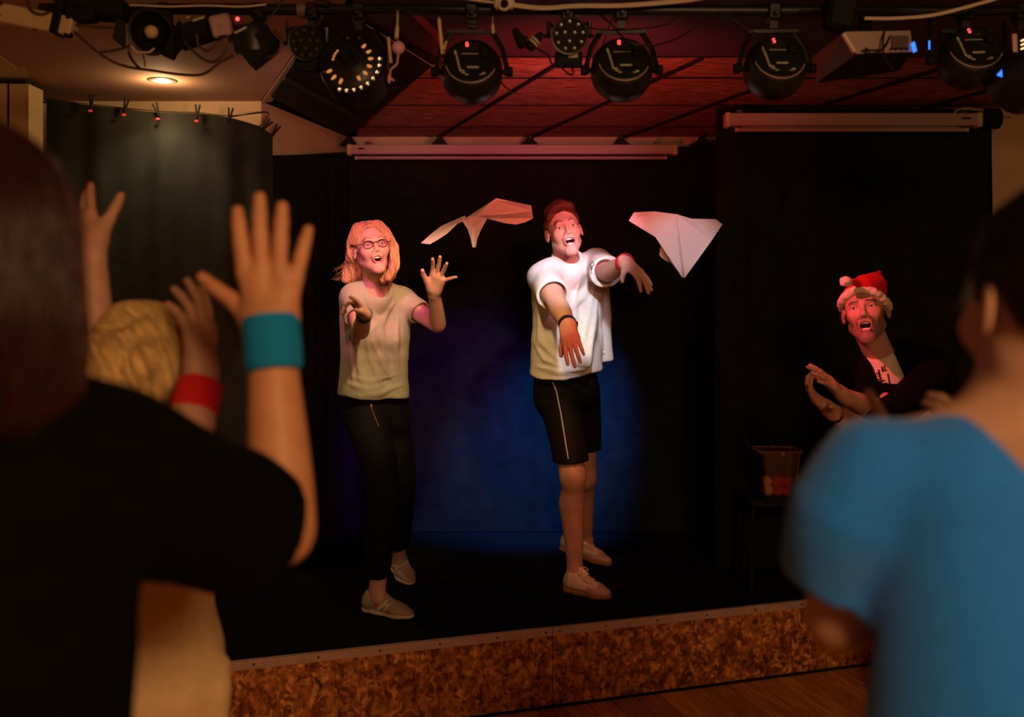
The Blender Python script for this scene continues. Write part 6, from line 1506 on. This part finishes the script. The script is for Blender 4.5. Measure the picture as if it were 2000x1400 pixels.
# ================= audience, blond person with raised arms and cream trousers
def blond():
    t = thing('person', 'blond person behind the turquoise wristband arm, red nails, cream trousers', 'person', (-.70, 2.0, 0))
    H = Frame(P(286, 722, 1.90), math.radians(170), 0, 0)
    S = SDF(); nb = P(285, 835, 1.92); info = add_head(S, H, .95, (.015, .005), female=True, neck=nb, nr=.05)
    shR, elR, wrR = P(330, 905, 1.88), P(366, 850, 1.66), P(394, 738, 1.72)
    shL, elL, wrL = P(190, 900, 1.92), P(186, 770, 1.80), P(180, 488, 1.88)
    arm(S, shR, elR, wrR, (.05, .046, .042, .040, .028)); arm(S, shL, elL, wrL, (.05, .046, .040, .038, .024))
    tR = add_hand(S, wrR, P(388, 600, 1.74) - wrR, (.9, -.35, .1), 1, [.16, .22, .3, .34], 1.0, .07, .2, .8, .029)
    tL = add_hand(S, wrL, P(150, 385, 1.98) - wrL, (-.03, -.85, -.3), 1, [.05, .12, .2, .3], .97, .10, .1, .85, .026)
    S.chain([nb, (-.71, 1.97, 1.2), (-.72, 1.98, 1.0)], [.050, .085, .085], .03)
    for x in (-.79, -.675): S.chain([(x, 1.98, .93), (x, 1.96, .5), (x, 2.0, .08)], [.068, .050, .038], .02)
    lR, hR = hbox(wrR, tR, .03); lL, hL = hbox(wrL, tL, .03)
    sdf_mesh('body', S, M['skin'], t, .009, skin_color(info, (.57, .32, .22)), [(lR, hR, .004), (lL, hL, .004)])
    for k, (p, d, n_) in enumerate(tL): MB().ball(Vector(p - d * .002 + n_ * .003), (.0062, .004, .0095), 10, Matrix([list(np.cross(d, n_)), list(n_), list(d)]).transposed()).build('fingernail', M['nail'], t, True)
    g = lambda x, y, z: H(x * .95, y * .95, z * .95); Hs = SDF(); Hs.el(g(0, -.024, .044), (.084, .100, .090), H.R, .03)
    Hs.chain([g(0, -.08, .02), g(0, -.075, -.06)], [.07, .045], .04)
    # gathered twist of hair at the back
    tw = [P(213, 742, 1.78), P(240, 678, 1.77), P(292, 650, 1.77), P(338, 672, 1.78), P(335, 730, 1.77), P(292, 780, 1.78)]
    Hs.chain([A_(q) for q in arc(tw, 20)], [.026] * len(arc(tw, 20)), .015); Hs.chain([A_(P(252, 762, 1.78)), A_(P(282, 712, 1.76)), A_(P(312, 702, 1.77))], [.03, .03, .024], .012)
    Hs.disp = folds(51, .016, [(.35, 0, 1), (.6, 0, .8), (-.2, 0, 1)], 45, 110, 9); hr = sdf_mesh('hair', Hs, M['hair_gold'], t, .004)
    groom(hr, H, lambda l: (.5 + l[2] * 6, 0, .8 - l[0] * 5), 1800, .012, 7, .0003, .0005, .0014, 6, HM['gold'][0], HM['gold'][1])
    T = SDF(); T.chain([A_(P(285, 890, 1.95)), (-.70, 1.96, 1.25), (-.70, 1.97, 1.05)], [.12, .125, .12], .05)
    for a, b in ((shR, elR), (shL, elL)): T.rc(a, A_(a) * .35 + A_(b) * .65, .062, .06, .03)
    T.plane((0, 1.9, 1.12), (0, 0, -1)); sdf_mesh('dark_top', T, M['black'], t, .008)
    B = SDF(); B.chain([(-.75, 1.97, 1.14), (-.75, 1.97, 1.0), (-.745, 1.96, .88)], [.12, .128, .13], .05); B.chain([(-.672, 1.97, 1.14), (-.682, 1.97, 1.0), (-.68, 1.96, .88)], [.09, .085, .10], .04)
    for x, k in ((-.80, 0), (-.672, 1)): B.chain([(x, 1.97, .95), (x + .0, 1.93, .72), (x, 1.95, .45), (x, 2.0, .09)], [.10, .100, .088, .075], .03)
    B.chain([P(432, 1300, 1.93), P(425, 1345, 1.90), P(420, 1400, 1.90)], [.012, .026, .030], .05)
    B.plane((0, 2, .07), (0, 0, -1)); B.plane((0, 2, 1.15), (0, 0, 1)); B.disp = folds(52, .022, [(.15, 0, 1), (.5, 0, 1), (1, 0, .4)], 22, 55, 7)
    tr = sdf_mesh('cream_trousers', B, M['trouser_cream'], t, .0065); tr['label'] = 'wide cream cloth trousers'
    for x in (-.80, -.672): shoe('shoe', (x, 2.22, 0), (x, 1.95, 0), (.002, .002), t, (.4, .35, .3), (.5, .45, .4), (.4, .35, .3), laces=False)
    band('red_wristband', A_(wrR) + unit(elR - wrR) * .045, wrR - elR, .038, .065, M['band_red'], t)['label'] = 'red towelling wristband'
    return t

# ================= audience, right woman in the blue jumper
def blue_person():
    t = thing('person', 'dark-haired person in a loose bright blue top, seen from behind', 'person', (.60, 1.1, 0))
    H = Frame(P(2044, 600, 1.12), math.radians(189), math.radians(-4), 0)
    S = SDF(); nb = P(2012, 838, 1.14); info = add_head(S, H, 1., (.016, .006), female=True, neck=nb, nr=.053)
    sh, el, wr = P(1705, 925, 1.16), P(1636, 1215, 1.24), P(1800, 1002, 1.52)
    arm(S, sh, el, wr, (.05, .048, .043, .041, .027))
    t1 = add_hand(S, wr, P(1775, 907, 1.52) - wr, (-.2, -.95, .1), -1, [.05, .30, .8, .9], 1.1, .30, .2, .7, .028)
    sh2, el2, wr2 = (.83, 1.15, 1.42), (.86, 1.3, 1.2), P(1895, 950, 1.50)
    arm(S, sh2, el2, wr2, (.058, .052, .043, .043, .028)); t2 = add_hand(S, wr2, P(1890, 880, 1.50) - wr2, (.6, -.7, .1), 1, [.5, .5, .5, .5], .9, .1, .2, .6, .028)
    S.chain([nb, (.61, 1.16, 1.2), (.61, 1.14, .95)], [.06, .11, .11], .05); S.rc(nb, sh, .05, .05, .04); S.rc(nb, sh2, .05, .05, .04)
    for x in (.53, .70): S.chain([(x, 1.14, .92), (x, 1.14, .5), (x, 1.16, .08)], [.08, .055, .04], .03)
    l1, h1 = hbox(wr, t1, .03); l2, h2 = hbox(wr2, t2, .03); hc = A_(H.c)
    sdf_mesh('body', S, M['skin'], t, .009, skin_color(info, (.56, .33, .22)), [(np.minimum(l1, l2), np.maximum(h1, h2), .0045), (hc - .155, hc + .155, .004)])
    for p, d, n_ in (t2[0], t2[4]): MB().ball(Vector(p - d * .002 + n_ * .003), (.0062, .004, .0095), 10, Matrix([list(np.cross(d, n_)), list(n_), list(d)]).transposed()).build('fingernail', M['nail'], t, True)
    g = H; Hs = SDF(); Hs.el(g(0, -.028, .040), (.086, .102, .098), H.R, .03); Hs.chain([g(0, -.10, .03), g(.01, -.13, .05)], [.05, .045], .03)
    Hs.chain([g(0, -.07, -.02), g(0, -.06, -.055)], [.045, .03], .03)
    for s_ in (-1, 1): Hs.el(g(s_ * .075, .01, -.062), (.045, .065, .055), H.R, .012, 's')
    Hs.el(g(0, .085, -.02), (.09, .06, .10), H.R, .01, 's')
    Hs.el(g(.088, -.008, -.012), (.026, .034, .042), H.R, .01, 's'); Hs.el(g(-.088, -.008, -.012), (.026, .034, .042), H.R, .01, 's')
    Hs.disp = folds(61, .010, [H.d(0, .6, 1), H.d(.3, .8, .5)], 50, 140, 8); hr = sdf_mesh('hair', Hs, M['hair_dark'], t, .0045)
    groom(hr, H, lambda l: (0.1, -.9 if l[2] > .0 else -.5, .4 if l[2] < .04 else -.2), 1600, .012, 7, .0003, .0004, .0013, 16, HM['dark'][0], HM['dark'][1])
    r = random.Random(16); L = []
    for i in range(26): j = lambda a: r.uniform(-a, a); L.append([tuple(q) for q in arc([P(1895, 560 + j(30), 1.05), P(1875, 595 + j(10), 1.05), P(1850 + j(12), 612 + j(12), 1.06), P(1832 + j(16), 610 + j(14), 1.07)], 10)])
    strands('flyaway_hair', L, .0009, M['hair_dark'], hr)
    T = SDF(); s1 = A_(sh)
    T.rc(P(1990, 930, 1.13), P(1900, 908, 1.13), .045, .048, .05); T.rc(P(1900, 908, 1.13), P(1700, 910, 1.15), .048, .050, .04); T.rc((.61, 1.15, 1.43), (.80, 1.15, 1.41), .06, .06, .05)
    T.chain([(.52, 1.15, 1.38), (.53, 1.14, 1.15), (.545, 1.12, .82)], [.105, .125, .135], .05); T.chain([(.70, 1.15, 1.38), (.70, 1.14, 1.15), (.70, 1.12, .82)], [.11, .13, .14], .05)
    T.chain([s1 + [0, 0, .0], A_(P(1650, 1000, 1.16)), A_(P(1618, 1110, 1.19)), A_(P(1625, 1200, 1.20))], [.058, .064, .056, .05], .03); T.chain([sh2, el2], [.075, .08], .04)
    e = A_(P(1620, 1165, 1.20)); T.cy(e, e + unit((-.5, .1, -1)) * .2, .085); T.rc(e + [0, 0, .05], e + [0, 0, -.12], .046, .06, .006, None, 's')
    T.rc(A_(nb) + [0, -.015, -.005], H(0, -.02, -.05), .072, .10, .01, None, 's'); T.plane((0, 1, .80), (0, 0, -1))
    T.disp = folds(62, .010, [(.1, 0, 1), (-.15, 0, 1)], 14, 34, 5); sdf_mesh('blue_top', T, M['top_blue'], t, .007)
    B = SDF(); B.chain([(.54, 1.14, .9), (.68, 1.14, .9)], [.12, .12], .04)
    for x in (.53, .70): B.chain([(x, 1.14, .88), (x, 1.14, .5), (x, 1.16, .10)], [.10, .08, .065], .03)
    B.plane((0, 1, .07), (0, 0, -1)); sdf_mesh('trousers', B, M['black'], t, .01)
    for x in (.53, .70): shoe('shoe', (x, 1.36, 0), (x, 1.10, 0), (.002, .002), t, (.03, .03, .03), (.05, .05, .05), (.03, .03, .03), laces=False)
    return t

HM = {}
for k_, c_ in (('red', lin(112, 60, 42)), ('blonde', lin(225, 175, 125)), ('gold', lin(248, 212, 140)), ('brown', lin(56, 28, 16)), ('dark', lin(36, 24, 18))):
    a_, b_, c_ = hairmat('hair_' + k_, c_); M['hair_' + k_] = a_; HM[k_] = (b_, c_)
M['tee_white'] = clothmat('cloth_white', lin(240, 236, 226)); M['tee_khaki'] = clothmat('cloth_khaki', lin(172, 174, 150)); M['tee_cream'] = clothmat('cloth_cream', lin(215, 190, 170))
M['shorts'] = mat('shorts_black', (.009, .007, .009), .7, noise=.2, nscale=40, spec=.15); M['trousers'] = mat('trousers_dark', (.0035, .0035, .005), .8, noise=.3, nscale=50, spec=.2)
M['piping'] = mat('piping_white', lin(225, 215, 215), .6); M['seam'] = mat('seam_grey', lin(190, 180, 165), .8); M['ink'] = mat('print_dark', lin(38, 34, 52), .8); M['ink_red'] = mat('print_red', lin(120, 30, 28), .8)
M['band_red'] = mat('towelling_red', lin(215, 28, 38), .9, bump=.5, bscale=500); M['band_black'] = mat('strap_black', (.01, .01, .01), .5); M['band_teal'] = mat('towelling_teal', lin(20, 70, 88), .9, bump=.5, bscale=500)
M['band_turq'] = mat('towelling_turquoise', (.001, .27, .62), .9, bump=.6, bscale=450); M['specs'] = mat('glasses_frame', lin(60, 22, 34), .3, spec=.7)
M['specs_lens'] = glassy('glasses_glass', (.97, .93, .97), .03, .05)
M['copper'] = mat('copper_zip', lin(200, 120, 85), .35, .7); M['fur'] = mat('white_plush', lin(225, 205, 185), .95, bump=.8, bscale=200); M['hat_red'] = mat('hat_red', lin(205, 14, 18), .8, bump=.3, bscale=200)
M['trouser_cream'] = clothmat('cloth_cream_trousers', lin(228, 198, 148)); M['top_blue'] = clothmat('cloth_blue', (.016, .19, .72), sheen=.25); M['nail_pale'] = mat('nail_pale', (.6, .38, .3), .3)
import time as _t
for f_ in (man, woman, hatman, near_woman, blond, blue_person):
    _0 = _t.time(); f_(); print('built', f_.__name__, round(_t.time() - _0, 1))
